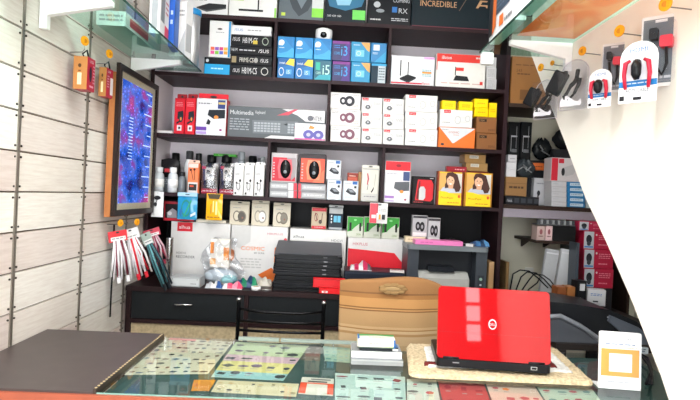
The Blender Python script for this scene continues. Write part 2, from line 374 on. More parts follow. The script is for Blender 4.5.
nt.links.new(k_.outputs[0], o_.inputs[0])
M().box(.063, -w+g, g, .067, w-g, hh-g, em).build('glowing_picture', ld)
M().box(.076, -w+f, f, .078, w-f, hh-f, GL_CLEAR).build('glass_pane', ld)
lt = emis('#bcd4ff', 1.6)
for i in range(11): zz = g+.03+i*(hh-2*g-.05)/10; M().box(.0672, w-g-.07-.03*(i % 3), zz, .070, w-g-.01, zz+.005, lt).build('light_strip', ld)
for i in range(14):
    zz = g+.25+.018*i; M().box(.0672, -.12+.01*(i % 2), zz, .069, -.06, zz+.004, lt).build('light_strip', ld)

# ================================================================ GLASS SHELVES
GZ = EYE+.757
def gshelf(label, x0, x1, ya, yb, brs, sgn):
    g_ = root('glass_shelf', label, 'shelf', ((x0+x1)/2, (ya+yb)/2, GZ)); cxm, cym = (x0+x1)/2, (ya+yb)/2
    M().box(x0-cxm, ya-cym, 0, x1-cxm, yb-cym, .008, GL_SHELF).build('glass_panel', g_)
    xo = x1 if sgn > 0 else x0
    M().box(xo-cxm-(.004 if sgn > 0 else 0), ya-cym, -.0005, xo-cxm+(0 if sgn > 0 else .004), yb-cym, .0085, mat('#35564c', .2)).build('edge_trim', g_)
    wm = mat('#fbfbf8', .4); xw = x0 if sgn > 0 else x1
    for y in brs:
        m = M(); L = .29*sgn
        m.prism([(xw-cxm, -.001), (xw-cxm+L, -.001), (xw-cxm+L, -.022), (xw-cxm+.03*sgn, -.075), (xw-cxm+.03*sgn, -.13), (xw-cxm, -.13)], y-cym-.014, y-cym+.014, wm, 'y'); m.build('bracket', g_)
    return g_
gshelf('green tinted glass shelf on white brackets high on the plank wall', XL+.004, -.905, 1.2, 3.42, (1.45, 2.19, 3.14), 1)
gshelf('glass shelf on a white bracket high on the right partition', .70, XR-.003, 1.0, 2.64, (1.35, 2.40), -1)

# ================================================================ COUNTER
KZ = EYE-.66; YF, YK = 1.658, 2.31; KX = -.722; KR = 1.40
ct = root('shop_counter', 'glass topped counter over catalogue sheets with dark laminate end', 'counter', (0, (YF+YK)/2, 0)); ym = (YF+YK)/2
def kp(name, x0, y0, z0, x1, y1, z1, mt): return M().box(x0, y0-ym, z0, x1, y1-ym, z1, mt).build(name, ct)
lam = mat('#4a4240', .38, scale=14, var=.22)
kp('laminate_top', XL+.004, YF+.0, KZ-.025, KX-.012, YK+.03, KZ+.004, lam)
kp('edge_band', XL+.004, YF-.012, KZ-.045, 1.06, YF-.001, KZ-.004, mat('#a3553e', .4, scale=20, var=.15))
m = M(); m.box(KX-.011, YF-ym, KZ-.02, KX-.002, YK-ym, KZ+.012, mat('#4b4037', .4, .3))
for i in range(34): m.tube([(KX-.0065, YF-ym+.01+i*.019, KZ+.012), (KX-.0065, YF-ym+.01+i*.019, KZ+.0135)], .0045, mat('#d9c59a', .35, .5), 6)
m.build('studded_strip', ct)
kp('base_board', KX, YF, KZ-.05, KR, YK, KZ-.022, mat('#34504d', .35, scale=5, var=.1))
kp('glass_panel', KX, YF, KZ-.008, KR, YK, KZ, GL_TOP)
kp('glass_edge', KX, YF-.001, KZ-.009, KR, YF+.002, KZ+.0006, mat('#7fa79c', .15))
for a, b in (((240, 338), (281, 338)), ((282, 339), (370, 343))):
    pa, pb = atz(a[0], a[1], KZ), atz(b[0], b[1], KZ); kp('back_lip', pa.x, YK-.012, KZ+.0005, pb.x-.003, YK+.004, KZ+.014, mat('#8e9a92', .3))
kp('front_panel', XL+.01, YF+.01, 0, 1.05, YF+.03, KZ-.05, mat('#5c3a30', .4)); kp('end_panel', KR-.03, YF+.04, 0, KR, YK, KZ-.05, mat('#5c3a30', .4))
kp('front_panel', XL+.01, YF+.035, 0, XL+.04, YK, KZ-.03, mat('#5c3a30', .4))
# printed sheets lying on the board under the glass
SZ = KZ-.0215
def sheet(pts, col, label, rows=0, cols=0, ink=('#3c3c40',), bands=(), extra=(), seed=0, sz=.4):
    dm = lambda h: '#'+''.join('%02x' % int(int(h[i:i+2], 16)*k) for i, k in ((1, .84), (3, .84), (5, .80))); col = dm(col); bands = [(a, b, dm(q)) for a, b, q in bands]
    P = [atz(a, b, SZ) for a, b in pts]                       # far-left, far-right, near-right, near-left
    c = sum(P, Vector())/4; m = M(); rr = random.Random(seed)
    L = [p-c for p in P]
    def Q(s, t, e=0): a = L[3].lerp(L[2], s); b = L[0].lerp(L[1], s); q = a.lerp(b, t); return (q.x, q.y, .0006+e)
    n = 4; m.add([(q.x, q.y, 0) for q in L]+[(q.x, q.y, .0006) for q in L], [(4, 7, 6, 5), (0, 1, 5, 4), (1, 2, 6, 5), (2, 3, 7, 6), (3, 0, 4, 7)], mat(col, .5))
    for t0, t1, cc in bands: m.add([Q(0, t0, .0002), Q(1, t0, .0002), Q(1, t1, .0002), Q(0, t1, .0002)], [(0, 1, 2, 3)], mat(cc, .5))
    for i in range(rows):
        for j in range(cols):
            if rr.random() < .12: continue
            s = (j+.5+rr.uniform(-.15, .15))/cols; t = (i+.5+rr.uniform(-.12, .12))/rows; a = sz*rr.uniform(.35, .95)/cols; b = sz*rr.uniform(.15, .42)/rows
            k = rr.choice((4, 5, 6, 8)); ph = rr.uniform(0, 1)
            m.add([Q(s+a*math.cos(ph+q*2*PI/k)*.9, t+b*math.sin(ph+q*2*PI/k), .0005) for q in range(k)], [tuple(range(k))], mat(rr.choice(ink), .5))
            m.add([Q(s-a*.7, t-b-.35/rows*.5, .0005), Q(s+a*.5, t-b-.35/rows*.5, .0005), Q(s+a*.5, t-b-.35/rows*.3, .0005), Q(s-a*.7, t-b-.35/rows*.3, .0005)], [(0, 1, 2, 3)], mat('#8f8f8c', .5))
    for s0, t0, s1, t1, cc in extra: m.add([Q(s0, t0, .0009), Q(s1, t0, .0009), Q(s1, t1, .0009), Q(s0, t1, .0009)], [(0, 1, 2, 3)], mat(cc, .5))
    o = m.build('product_sheet', None, c); tag(o, label, 'sheet', 'catalogue sheets under the counter glass')
    return o, Q, m
sheet([(167, 338), (233, 342), (208, 374), (122, 375)], '#e9e4d2', 'large cream catalogue sheet with rows of small product pictures, leftmost under the glass', 9, 8, ('#4a4a4e', '#2f3436', '#5d6a78', '#7b6356'), extra=((.05, .94, .45, 1, '#c9706c'),), seed=1, sz=.62)
sheet([(236, 342), (309, 346), (283, 381), (211, 377)], '#dfe6d0', 'pastel banded catalogue sheet in green, pink, yellow and blue beneath the glass', 5, 5, ('#4d5360', '#3e4648', '#6d5a77'),
      ((0, .16, '#a9dbe6'), (.16, .42, '#efe59a'), (.42, .6, '#e9c4dd'), (.6, 1, '#cfe3bd')), seed=3, sz=.6)
sheet([(305, 346), (321, 347), (320, 361), (300, 360)], '#6e6a66', 'small grey brown card under the glass beside a pale green card', 3, 2, ('#93908a',), seed=4)
sheet([(323, 346), (350, 348), (351, 363), (325, 361)], '#b9dccd', 'pale green price card under the glass near the white card boxes', 4, 4, ('#5f8f88', '#86b0a8'), seed=5, sz=.7)
sheet([(218, 380), (299, 384), (296, 397), (211, 392)], '#e6dcbc', 'long beige strip sheet along the front edge of the glass', 2, 8, ('#b79c6a', '#8b7d5a', '#3c3c40'), seed=6)
sheet([(194, 380), (216, 380), (209, 391), (191, 391)], '#e89a3a', 'small orange leaflet under the glass at its front edge', 1, 2, ('#a85d18',), seed=7)
sheet([(302, 377), (334, 379), (333, 396), (298, 394)], '#f1efea', 'white payment card with red orange side blocks under the glass', 0, 0, (), (), ((0, .05, .2, .62, '#e2512f'), (.82, .05, 1, .62, '#e2512f'), (.22, .7, .8, .78, '#555555'), (.3, .84, .9, .92, '#777777'), (0, .6, 1, .66, '#e2512f')), seed=8)
sheet([(335, 373), (405, 377), (406, 405), (335, 401)], '#c9e4e6', 'pale blue catalogue sheet with dark gadgets below the card boxes', 3, 4, ('#4c5458', '#39464c', '#8a3e4a'), seed=9, sz=.55)
sheet([(407, 379), (436, 380), (442, 410), (407, 408)], '#dfe9e6', 'narrow white catalogue sheet between the pale blue and red sheets', 3, 2, ('#b3505a', '#6a6a6a'), seed=10, sz=.5)
sheet([(438, 381), (484, 384), (494, 412), (445, 411)], '#c95a5e', 'red catalogue sheet under the glass in front of the mat', 2, 3, ('#e9c9c4', '#8d2f38'), seed=11, sz=.5)
sheet([(486, 384), (535, 387), (552, 414), (496, 412)], '#ecd2cb', 'pink catalogue sheet under the glass in front of the mat', 3, 4, ('#a94b52', '#d67a42'), seed=12, sz=.5)
sheet([(537, 387), (592, 389), (612, 416), (554, 414)], '#d5e6dc', 'pale green catalogue sheet under the glass beside the payment stand', 3, 4, ('#6b8b86', '#a94b52'), seed=13, sz=.5)
# ================================================================ STOCK: TOP ROW (board 1)
WH = '#f4f3f0'; INK = '#3b3b3f'; GY = '#8d8d90'; RD = '#d8202c'
bx('router_box', 'white box printed with a flat dark recorder, top left corner of the shelf unit', 186, 228, -8, B1, '#f0f1f2',
   [('p', [(.25, .32), (.55, .52), (.97, .5), (.97, .36), (.5, .2)], '#2b2d30'), ('p', [(.25, .32), (.5, .2), (.97, .36), (.97, .3), (.5, .12), (.25, .27)], '#4a4d50'), ('l', .05, .6, .5, .8, 3, GY)])
bx('router_box', 'white and green box showing a modem with one antenna, on the top board', 229, 277, -9, B1, '#f3f4f1',
   [('r', 0, .62, .3, .74, '#b7d86a'), ('r', .2, .22, .72, .3, '#26282b'), ('r', .6, .3, .63, .8, '#26282b'), ('r', .96, 0, 1, .4, '#8fd05c'), ('l', .05, .78, .5, .95, 2, GY)])
bx('graphics_card_box', 'slate grey box with a bright green corner patch, on the top board', 279, 324, -8, B1, '#59646b',
   [('p', [(.15, 1), (.85, 1), (.65, .35), (.45, .12), (.3, .4)], '#3c444b'), ('p', [(.3, 1), (.7, 1), (.5, .4)], '#6d7a83'), ('r', .74, .12, 1, .45, '#86d44a'), ('r', .74, .45, 1, 1, '#dfe6e6'), ('r', .05, .12, .14, .24, '#b9cf4c')])
bx('graphics_card_box', 'dark blue box with a stormy blue picture and lime square, on the top board', 325, 366, -6, B1, '#16222b',
   [('p', [(0, 1), (1, 1), (.9, .6), (.5, .42), (.1, .55)], '#2f6f92'), ('p', [(.2, 1), (.7, 1), (.6, .62), (.3, .6)], '#8fc4dc'), ('r', .68, .12, 1, .46, '#6fd35f'), ('t', '200 429 100', .05, .18, .07, '#e9eef0')])
bx('motherboard_box', 'black motherboard box with a blue badge and small white print, on the top board', 368, 411, -6, B1, '#14171c',
   [('l', .05, .1, .3, .2, 1, '#d7d7d7'), ('l', .55, .12, .95, .24, 2, '#c9ced2'), ('e', .2, .65, .08, .1, '#b9bec2'), ('e', .28, .45, .1, .06, '#8a9298'), ('r', .56, .42, .68, .6, '#2a6db4'), ('t', 'COMING', .58, .75, .12, '#cdd3d8'), ('t', 'RX', .72, .4, .16, '#cdd3d8'), ('l', .1, .8, .4, .98, 2, '#9aa0a6')])
bx('motherboard_box', 'widest black box lettered incredible in copper, top board right end', 412, 490, -8, B1, '#16232a',
   [('t', 'INCREDIBLE', .1, .58, .16, '#c79b72', .47), ('p', [(.6, .5), (.61, .5), (.7, .85), (.69, .85)], '#6c5b4e'), ('p', [(.82, .6), (.87, .82), (.97, .82), (.96, .78), (.9, .78), (.88, .7), (.97, .7), (.97, .62), (.95, .62), (.95, .66), (.87, .66), (.85, .6)], '#c79b72'), ('r', 0, 0, 1, .03, '#6b2c3a')], Y=3.47)
# ---------------------------------------------------------------- row 2 (board 2)
o, z = bx('software_box', 'black and cyan box under the tall white card, left end of second shelf', 204, 231.5, 57.5, B2, '#15191d', [('r', 0, 0, .95, .62, '#1f9bd1'), ('l', .25, .25, .7, .42, 1, '#bfe6f5'), ('e', .1, .82, .06, .1, '#cfd6da')])
bx('tall_card_box', 'tall white box with coloured app squares and blue edge, left of the black motherboard boxes', 209, 231, 20.6, z, '#f6f6f4',
   [('r', .9, 0, 1, 1, '#2a8fc8'), ('e', .48, .78, .12, .025, '#2d2d2d'), ('l', .3, .66, .72, .7, 1, GY)] +
   [('r', .08+.21*i, .07+.11*j, .26+.21*i, .16+.11*j, ['#e0559a', '#7fc34a', '#5b66c8', '#e9a13c', '#e86a4a', '#8c5bb8', '#d8437a', '#f0b040'][i+4*j]) for i in range(4) for j in range(2)], Y=3.47)
zz = B2; bb = []
tx = [('lowest', [('t', '/SUS', .05, .3, .35, '#e8e8e8', .17), ('t', 'H81M-CS', .28, .2, .6, '#e8e8e8', .36), ('o', .83, .5, .09, .38, '#b5b5b0')]),
      ('second lowest', [('t', 'PRIME-CS', .22, .25, .5, '#d8d4c8', .34), ('t', '/SUS', .72, .3, .4, '#e8e8e8', .2), ('e', .62, .5, .05, .3, '#9e9e9a'), ('r', .03, .15, .14, .85, '#9b8a64')]),
      ('middle', [('t', 'H61M', .03, .35, .4, '#c7c7c7', .14), ('l', .22, .35, .6, .65, 1, '#c7c7c7'), ('t', '/SUS', .68, .3, .42, '#f0f0f0', .25)]),
      ('second highest', [('t', '/SUS', .05, .42, .35, '#e8e8e8', .18), ('t', 'H81M-CS', .3, .25, .55, '#e8e8e8', .36), ('r', .55, .2, .66, .55, '#c9b23c'), ('o', .85, .5, .08, .38, '#8d9a8a')])]
hs = (11.5, 10, 8.5, 11.5); ys = 77.5
for (w_, sp_), hpx in zip(tx, hs):
    b, zz = bx('motherboard_box', 'black flat motherboard box, %s of four in the stack beside the processor boxes' % w_, 230, 272, 0, zz, '#15171b', sp_, h=hpx/150.5-.0005, Y=3.47+.003*(len(bb) % 2), group='flat black motherboard boxes'); bb.append(b)
bx('motherboard_box', 'white flat motherboard box lying on top of the black motherboard boxes', 231.6, 271.5, 0, zz, '#eeeff0', [('t', '/SUS', .06, .35, .3, '#5a7fb8', .22), ('l', .4, .35, .78, .6, 1, GY)], h=.062)
# processor boxes
def cpu(x0, x1, base, hpx, kind, label):
    blue = [('p', [(0, 0), (1, 0), (1, .55), (.6, .3), (.2, .2), (0, .22)], '#3fa3d6'), ('p', [(.3, 1), (1, .4), (1, 1)], '#1878b8'), ('e', .22, .72, .18, .14, '#e7f3f8'), ('r', .04, .58, .3, .72, '#e7f3f8'), ('l', .08, .42, .4, .5, 1, '#cfe6f2')]
    K = {'blue': ('#1c86c4', blue),
         'label': ('#1470b2', [('p', [(0, .55), (.5, .6), (.75, .85), (1, .85), (1, 1), (0, 1)], '#1b5f9e'), ('p', [(.45, .72), (1, .62), (1, 1), (.7, 1)], '#e9cf4a'), ('t', 'intel', .08, .72, .12, '#e8f1f6'), ('o', .22, .32, .16, .22, '#e8f1f6'), ('r', .5, .2, .85, .45, '#4fa0d4'), ('t', 'i5', .55, .22, .18, '#e8f1f6')]),
         'i5': ('#1b5f76', [('p', [(0, 0), (1, 0), (1, .3), (.3, .25)], '#2f9fb0'), ('t', 'i5', .5, .28, .5, '#bff2e0', .42), ('t', 'CORE', .1, .3, .12, '#bff2e0', .3), ('r', .08, .5, .34, .9, '#2fb39a')]),
         'i3': ('#23255c', [('p', [(.5, 0), (1, 0), (1, 1), (.8, 1)], '#4a2c7e'), ('r', 0, .86, 1, 1, '#7a2f86'), ('t', 'i3', .5, .25, .5, '#3f9fdc', .36), ('t', 'CORE', .1, .3, .14, '#3f9fdc', .34), ('l', .1, .6, .45, .8, 2, '#3f7fd0')]),
         'orange': ('#1d8cba', [('p', [(.5, 1), (1, 1), (1, .5), (.85, .6)], '#d9a25a'), ('r', .22, .25, .7, .6, '#6fc0dd'), ('o', .4, .42, .13, .12, '#e8f1f6'), ('l', .1, .8, .45, .88, 1, '#d4ecf5')]),
         'plain': ('#1a78b0', [('r', .14, .62, .55, .92, '#e6f1f6'), ('p', [(.2, 0), (1, 0), (1, .6)], '#2f98c8'), ('l', .1, .4, .45, .52, 2, '#d4ecf5')]),
         'dark': ('#16303f', [('r', .45, 0, .95, .9, '#c9d6dc'), ('l', .5, .1, .9, .8, 5, '#5d6a72'), ('r', 0, .88, 1, 1, '#2f98c8')])}[kind]
    return bx('processor_box', label, x0, x1, 0, base, K[0], K[1], h=hpx/150.5, Y=3.472, d=.11, group='processor boxes')
xs = [(277.4, 294.6, 'label', 'blue'), (295.2, 313.2, 'label', 'blue'), (313.8, 331.4, 'i5', 'blue'), (332, 350.4, 'i3', 'i3'), (351, 370.2, 'orange', 'orange'), (370.8, 386.6, 'dark', 'plain')]
desc = {'label': 'bright blue processor box with a yellow flash', 'i5': 'teal green processor box', 'i3': 'violet blue processor box', 'orange': 'blue processor box with an orange corner', 'blue': 'sky blue processor box with a white swoosh', 'dark': 'dark processor box with a pale sticker', 'plain': 'plain blue processor box with a white tab'}
pos = ['at the left end', 'second from left', 'third from left', 'fourth from left', 'fifth from left', 'at the right end']
cam_top = None
for i, (a, b, k1, k2) in enumerate(xs):
    o1, z1 = cpu(a, b, B2, 20.5, k1, '%s, lower row, %s' % (desc[k1], pos[i]))
    o2, z2 = cpu(a, b, z1, 20.3 if i > 2 else 21.5, k2, '%s, upper row, %s' % (desc[k2], pos[i]))
    if i == 2: cam_top = z2
# dome camera
c = at(324, 32, 3.53); r = root('dome_camera', 'white dome security camera sitting on the processor boxes', 'camera', (c.x, 3.53, cam_top))
R = .058
M().lathe([(R*.45, 0), (R*.8, .004), (R*.98, .025), (R, .045), (R*.98, .07), (R*.6, .080), (0, .081)][::1], mat('#f5f5f5', .25), 24).build('housing', r)
M().ball((0, -R*.62, .030), .028, .028, .026, mat('#141416', .08)).build('lens_dome', r)
M().ball((0, -R*.62-.023, .030), .010, .010, .010, mat('#555a60', .05)).build('lens', r)
# router boxes
bx('router_box', 'white router box picturing a black router with two antennas', 391, 434.5, 56, B2, '#eef0f4',
   [('p', [(.2, .22), (.38, .36), (.58, .28), (.4, .12)], '#1c1d20'), ('p', [(.2, .22), (.4, .12), (.58, .28), (.58, .22), (.4, .06), (.2, .17)], '#34363a'), ('r', .2, .3, .225, .85, '#26282b'), ('r', .38, .34, .4, .8, '#26282b'), ('r', 0, .03, .72, .08, '#cf2c40'), ('t', 'iBaton', .72, .03, .08, '#c52336'), ('l', .72, .3, .94, .56, 5, '#4fa0b0'), ('r', .72, .42, .94, .48, '#e79a3a'), ('r', .75, .93, 1, 1, '#d9a6d8')], Y=3.47)
bx('router_box', 'white router box with a red header band and small black router', 436, 485.5, 54, B2, '#f3f0ea',
   [('r', 0, .76, 1, 1, '#d5342c'), ('t', 'iBaton', .1, .84, .1, '#ffffff', .2), ('l', .8, .84, .96, .95, 1, '#f5d9d2'), ('p', [(.35, .2), (.4, .36), (.64, .34), (.68, .2)], '#1f2023'), ('r', .38, .36, .4, .62, '#26282b'), ('r', .4, .5, .56, .6, '#d5342c'), ('r', 0, .5, .015, .9, '#d5342c'), ('l', .1, .08, .9, .14, 1, '#c9a39a'), ('r', .9, .1, .96, .2, '#d5342c')], Y=3.47)
z = B2
for i in range(3):
    o, z = bx('white_carton', 'white carton with grey print, %s of three at the router shelf end' % ['lowest', 'middle', 'top'][i], 486.5, 496.5, 0, z, '#d9d9d9', [('l', .08, .08, .92, .92, 7, '#9b9b9d')], h=.073, group='grey printed cartons')
# ================================================================ ROW 3 (board 3)
o = M().box(-.055, 0, 0, .055, .15, .012, mat('#e9e6e4', .5)).box(-.05, .01, .012, .045, .14, .02, mat('#d5d0cf', .5)).build('paper_pad', None, (at(165, 133, 3.5).x, 3.48, B3)); tag(o, 'thin pad of white papers lying at the left end of the third shelf', 'paper')
cams = [('p', [(.3, .42), (.32, .62), (.9, .66), (.98, .5), (.9, .38)], '#25272c'), ('e', .68, .42, .2, .1, '#33363c'), ('e', .68, .42, .1, .05, '#e2913f'), ('p', [(.2, .32), (.6, .38), (.6, .33), (.25, .26)], '#25272c')]
for i, (a, b) in enumerate(((174.2, 184.4), (185, 195))):
    bx('webcam_box', 'narrow red webcam box with tall back flap, %s' % ['leftmost on the third shelf', 'between its twin and the white one'][i], a, b, 98, B3, '#d81f2e', cams+[('r', .3, .08, .8, .24, '#efe6e6'), ('e', .55, .16, .12, .04, '#3b3b3f'), ('l', .15, .76, .85, .9, 3, '#ee8890')], Y=3.475, d=.1, group='narrow red webcam boxes', tab=('#a01c28', .035))
bx('webcam_box', 'large white and red box with a black webcam picture, left on the third shelf', 196, 226, 98.5, B3, '#f6f5f6',
   [('p', [(.38, .55), (.42, .7), (.98, .72), (.98, .48), (.6, .45)], '#262a30'), ('r', .72, .74, .98, .98, '#2e3c78'), ('r', .74, .86, .97, .92, '#c9b26a'), ('e', .68, .5, .08, .05, '#e38b3a'), ('p', [(.34, .3), (.4, .45), (.5, .38), (.46, .28)], '#262a30'), ('r', 0, .12, .36, .22, '#6a3fa0'), ('r', 0, .02, .36, .09, '#b59ad4'), ('e', .85, .15, .05, .03, '#8d2f6e'), ('l', .06, .82, .5, .9, 1, GY)], Y=3.47, d=.1, side='#d81f2e', tab=('#d81f2e', .04))
o, zk = bx('keyboard_box', 'long grey keyboard box lettered multimedia keyboard, beside the red webcam boxes', 227.5, 325, 108, B3, '#5a6064',
   [('p', [(.55, 1), (1, 1), (1, .6), (.8, .62), (.72, .8)], '#f1eff0'), ('p', [(.5, .77), (.62, .8), (.72, 1), (.68, 1)], '#d04a5a'), ('p', [(.38, 0), (1, 0), (1, .1), (.45, .1)], '#f1eff0'), ('t', 'Multimedia', .02, .74, .14, '#e9ebec', .24), ('t', 'Keyboard', .28, .76, .14, '#dfe2e4', .1), ('l', .02, .2, .22, .62, 5, '#9aa0a4'),
    ('p', [(.26, .14), (.25, .58), (.72, .6), (.74, .16)], '#6f767b')] + [('r', .27+.035*i, .2+.085*j, .298+.035*i, .26+.085*j, '#a9afb4' if (i, j) != (12, 2) else '#d8455a') for i in range(13) for j in range(4)] + [('t', 'ENTER', .86, .66, .14, '#4a4a50'), ('e', .85, .73, .03, .09, '#6b6b72')], Y=3.49, d=.17)
bx('speaker_box', 'small white box with two violet speakers in front of the long keyboard box', 294.5, 325.5, 123.5, B3, '#f3f1f4',
   [('e', .45, .32, .18, .3, '#5f5aa6'), ('e', .78, .32, .18, .3, '#5f5aa6'), ('e', .45, .32, .07, .12, '#c9c9e6'), ('e', .78, .32, .07, .12, '#c9c9e6'), ('p', [(.45, .7), (.5, .92), (.65, .8), (.6, .68)], '#e08a3a'), ('r', 0, 0, 1, .07, '#e0559a'), ('l', .1, .72, .35, .82, 1, GY)], Y=3.453, d=.03)
z = B3; A = {'dark': '#34353c', 'plum': '#7a4a5c'}
for i in range(3):
    cc = A['plum'] if i < 2 else A['dark']
    o, z = bx('speaker_box', 'white box picturing %s round speakers, %s of the stack of three' % ('plum' if i < 2 else 'dark', ['bottom', 'middle', 'top'][i]), 330.4, 360.6, 0, z, '#f3f1ee',
      [('e', .42, .5, .12, .26, cc), ('e', .64, .5, .18, .34, cc), ('e', .64, .5, .08, .16, '#e3dde0'), ('e', .42, .5, .05, .12, '#e3dde0'), ('l', .04, .72, .28, .92, 2, GY), ('l', .75, .1, .95, .3, 2, '#b8a8a0'), ('l', .72, .84, .95, .94, 1, GY)], h=16.6/150.5, group='round speaker boxes')
lab3 = ['bottom', 'middle', 'top']
for cidx, (a, b) in enumerate(((361.6, 382.2), (383, 404))):
    z = B3
    for i in range(3):
        o, z = bx('dome_camera_box', 'small white dome camera box with red logo tab, %s of the %s column' % (lab3[i], ['left', 'right'][cidx]), a, b, 0, z, '#f4f4f1',
          [('r', .02, .82, .32, 1, RD), ('t', 'alhua', .05, .87, .08, '#ffffff', .24), ('e', .3, .36, .13, .16, '#54585c'), ('e', .3, .38, .05, .06, '#c9cccf'), ('o', .3, .46, .2, .3, '#d2d2d0'), ('l', .6, .52, .96, .72, 3, '#9a9da0')], h=15.4/150.5, group='dome camera boxes')
def bullet(label, a, b, base, hpx, g='bullet camera boxes'):
    return bx('bullet_camera_box', label, a, b, 0, base, '#f5f4f1', [('r', .1, .82, .32, 1, RD), ('t', 'alhua', .12, .87, .07, '#ffffff', .18), ('o', .55, .42, .1, .26, '#c2c2c0'), ('o', .86, .52, .08, .2, '#c2c2c0'), ('r', .56, .56, .86, .58, '#c2c2c0'), ('r', .56, .3, .84, .32, '#c2c2c0'), ('l', .06, .2, .3, .28, 1, '#77787a')], h=hpx/150.5, Y=3.47, group=g)
z = B3
for i in range(3): o, z = bullet('long white bullet camera box with red tab, %s of the column of three' % lab3[i], 405.2, 437.4, z, 17.1)
o, z = bx('camera_kit_box', 'orange box with a white V shaped flap, low on the third shelf', 438.6, 475, 127.5, B3, '#e8742f',
   [('p', [(0, 1), (1, 1), (.95, .92), (.42, .22), (.38, .22)], '#e9edf2'), ('t', 'COSMIC', .26, .72, .1, '#c05a2a', .3), ('l', .4, .6, .56, .66, 1, '#d98a5a'), ('e', .1, .14, .05, .06, '#3b3b3f'), ('l', .07, .86, .25, .93, 1, GY)], Y=3.47)
o, z = bullet('single white bullet camera box with red tab, standing on the orange box', 440, 472.4, z, 17.6)
for i, (a, b, yt) in enumerate(((442, 456, 100.5), (459, 473, 101.5))):
    bx('yellow_connector_box', 'small yellow box on the bullet camera box, %s of the two' % ['left', 'right'][i], a, b, yt, z, '#ffd800', [('l', .2, .25, .8, .7, 2, '#d9a800')], d=.08, group='yellow connector boxes')
z = B3
for i in range(2):
    o, z = bx('brown_carton', 'brown carton with black label, %s of two, right end of third shelf' % ['lower', 'upper'][i], 476.4, 496.6, 0, z, '#8a5a34', [('r', .12, .72, .5, .9, '#33271f'), ('t', 'VGA', .16, .76, .1, '#b9946c'), ('l', .6, .1, .95, .25, 2, '#5d3a20')], h=16.4/150.5, group='brown cartons')
zc = z
o, z1 = bx('yellow_connector_box', 'small yellow box lying directly on the brown cartons', 474.6, 488.4, 0, zc, '#ffd400', [('l', .2, .3, .8, .6, 1, '#d9a800')], h=.060, d=.08, Y=3.473, group='yellow connector boxes')
bx('yellow_connector_box', 'small yellow box topmost in its pair on the brown cartons', 474.2, 488.2, 0, z1, '#ffd800', [('l', .2, .3, .8, .6, 1, '#d9a800')], h=.060, d=.08, Y=3.473, group='yellow connector boxes')
bx('yellow_connector_box', 'upright yellow box at the far right end, standing on the brown cartons', 489, 496.8, 0, zc, '#ffd200', [('l', .2, .3, .8, .6, 2, '#d9a800')], h=.098, d=.08, group='yellow connector boxes')
# ================================================================ ROW 4 (board 4)
def jar(label, px, yt, Y, r, capc, body, name='storage_jar', cat='jar', base=B4, band=None, mt=None):
    c = at(px, yt, Y); h = c.z-base; R_ = root(name, label, cat, (c.x, Y, base), 0, 'jars and bottles on the fourth shelf')
    bm = mt or mat(body, .15, coat=.3)
    M().lathe([(r*.85, 0), (r, .008), (r, h*.62), (r*.9, h*.72), (r*.55, h*.8), (r*.55, h*.84)], bm, 18).build('body', R_)
    M().lathe([(r*.68, h*.8), (r*.7, h*.82), (r*.7, h*.98), (r*.6, h), (0, h)], mat(capc, .35), 18).build('cap', R_)
    if band: M().lathe([(r*1.012, h*.18), (r*1.012, h*.52)], mat(band, .5), 18).build('paper_label', R_)
    return R_
dkj = glass('smoked_plastic', (.10, .10, .11), .12, .08); clr = GL_CLEAR
jar('black lidded dark jar at the back left of the fourth shelf', 176, 153, 3.80, .038, '#1a1a1c', '#222225')
jar('white tablet bottle standing behind the orange earphone box', 190, 151, 3.66, .036, '#3a3a3c', '#e8e8e6', 'tablet_bottle', 'bottle')
jar('black lidded jar behind the orange earphone box, just right of the white bottle', 199, 153.5, 3.62, .030, '#161618', '#2c2a28')
jar('black lidded jar behind the left bagged cable', 212, 155, 3.74, .045, '#161618', '#24242a')
jar('broad black lidded jar under the green packet', 227, 155, 3.72, .052, '#161618', '#24242a')
jar('pale grey bottle behind the first white earphone box', 242, 152, 3.62, .034, '#8d9397', '#8e969b', 'tablet_bottle', 'bottle')
jar('black bottle behind the middle white earphone box', 253, 156, 3.76, .042, '#1b1b1e', '#26262a')
jar('small grey bottle behind the right white earphone box', 263, 157, 3.64, .026, '#a9acae', '#9aa0a3', 'tablet_bottle', 'bottle')
jar('clear bottle with black print, leftmost at the front of the fourth shelf', 159.5, 167, 3.50, .034, '#cfd3d6', '#bfc4c8', 'clear_bottle', 'bottle', band='#e6e4e0')
jar('white capped bottle with black print, front left beside the clear bottle', 173.5, 167.5, 3.49, .032, '#f2f2f2', '#d4d8da', 'white_capped_bottle', 'bottle', band='#f1f1ef')
jar('dark clear sided jar between the white capped bottle and the orange box', 182.5, 172, 3.52, .026, '#2a2a2c', '#70767a')
m = M(); c = at(169, 170, 3.60)
m.grid(10, 8, lambda s, t: (-.06+.12*s, -.03*math.sin(PI*s)*math.sin(PI*min(1, t*1.1)), .135*t*(1-.22*abs(s-.45))), mat('#1d1c20', .35, bump=.5)); m.grid(10, 8, lambda s, t: (.06-.12*s, .025+.02*math.sin(PI*s)*math.sin(PI*t), .135*t*(1-.22*abs(.55-s))), mat('#1d1c20', .35, bump=.5))
m.box(-.06, 0, 0, .06, .025, .003, mat('#1d1c20', .35)); m.box(-.025, -.034, .035, .012, -.028, .06, mat('#b8323c', .5))
tag(m.build('camera_pouch', None, (at(170, 165, 3.62).x, 3.62, B4+.10)), 'black padded pouch with a small red tag, upper left of the fourth shelf', 'pouch')
bx('pouch_box', 'grey printed box carrying the black pouch behind the clear bottles', 160, 181, 0, B4, '#6a7076', [('l', .1, .5, .9, .9, 3, '#c9cccf')], h=.0995, Y=3.585, d=.10)
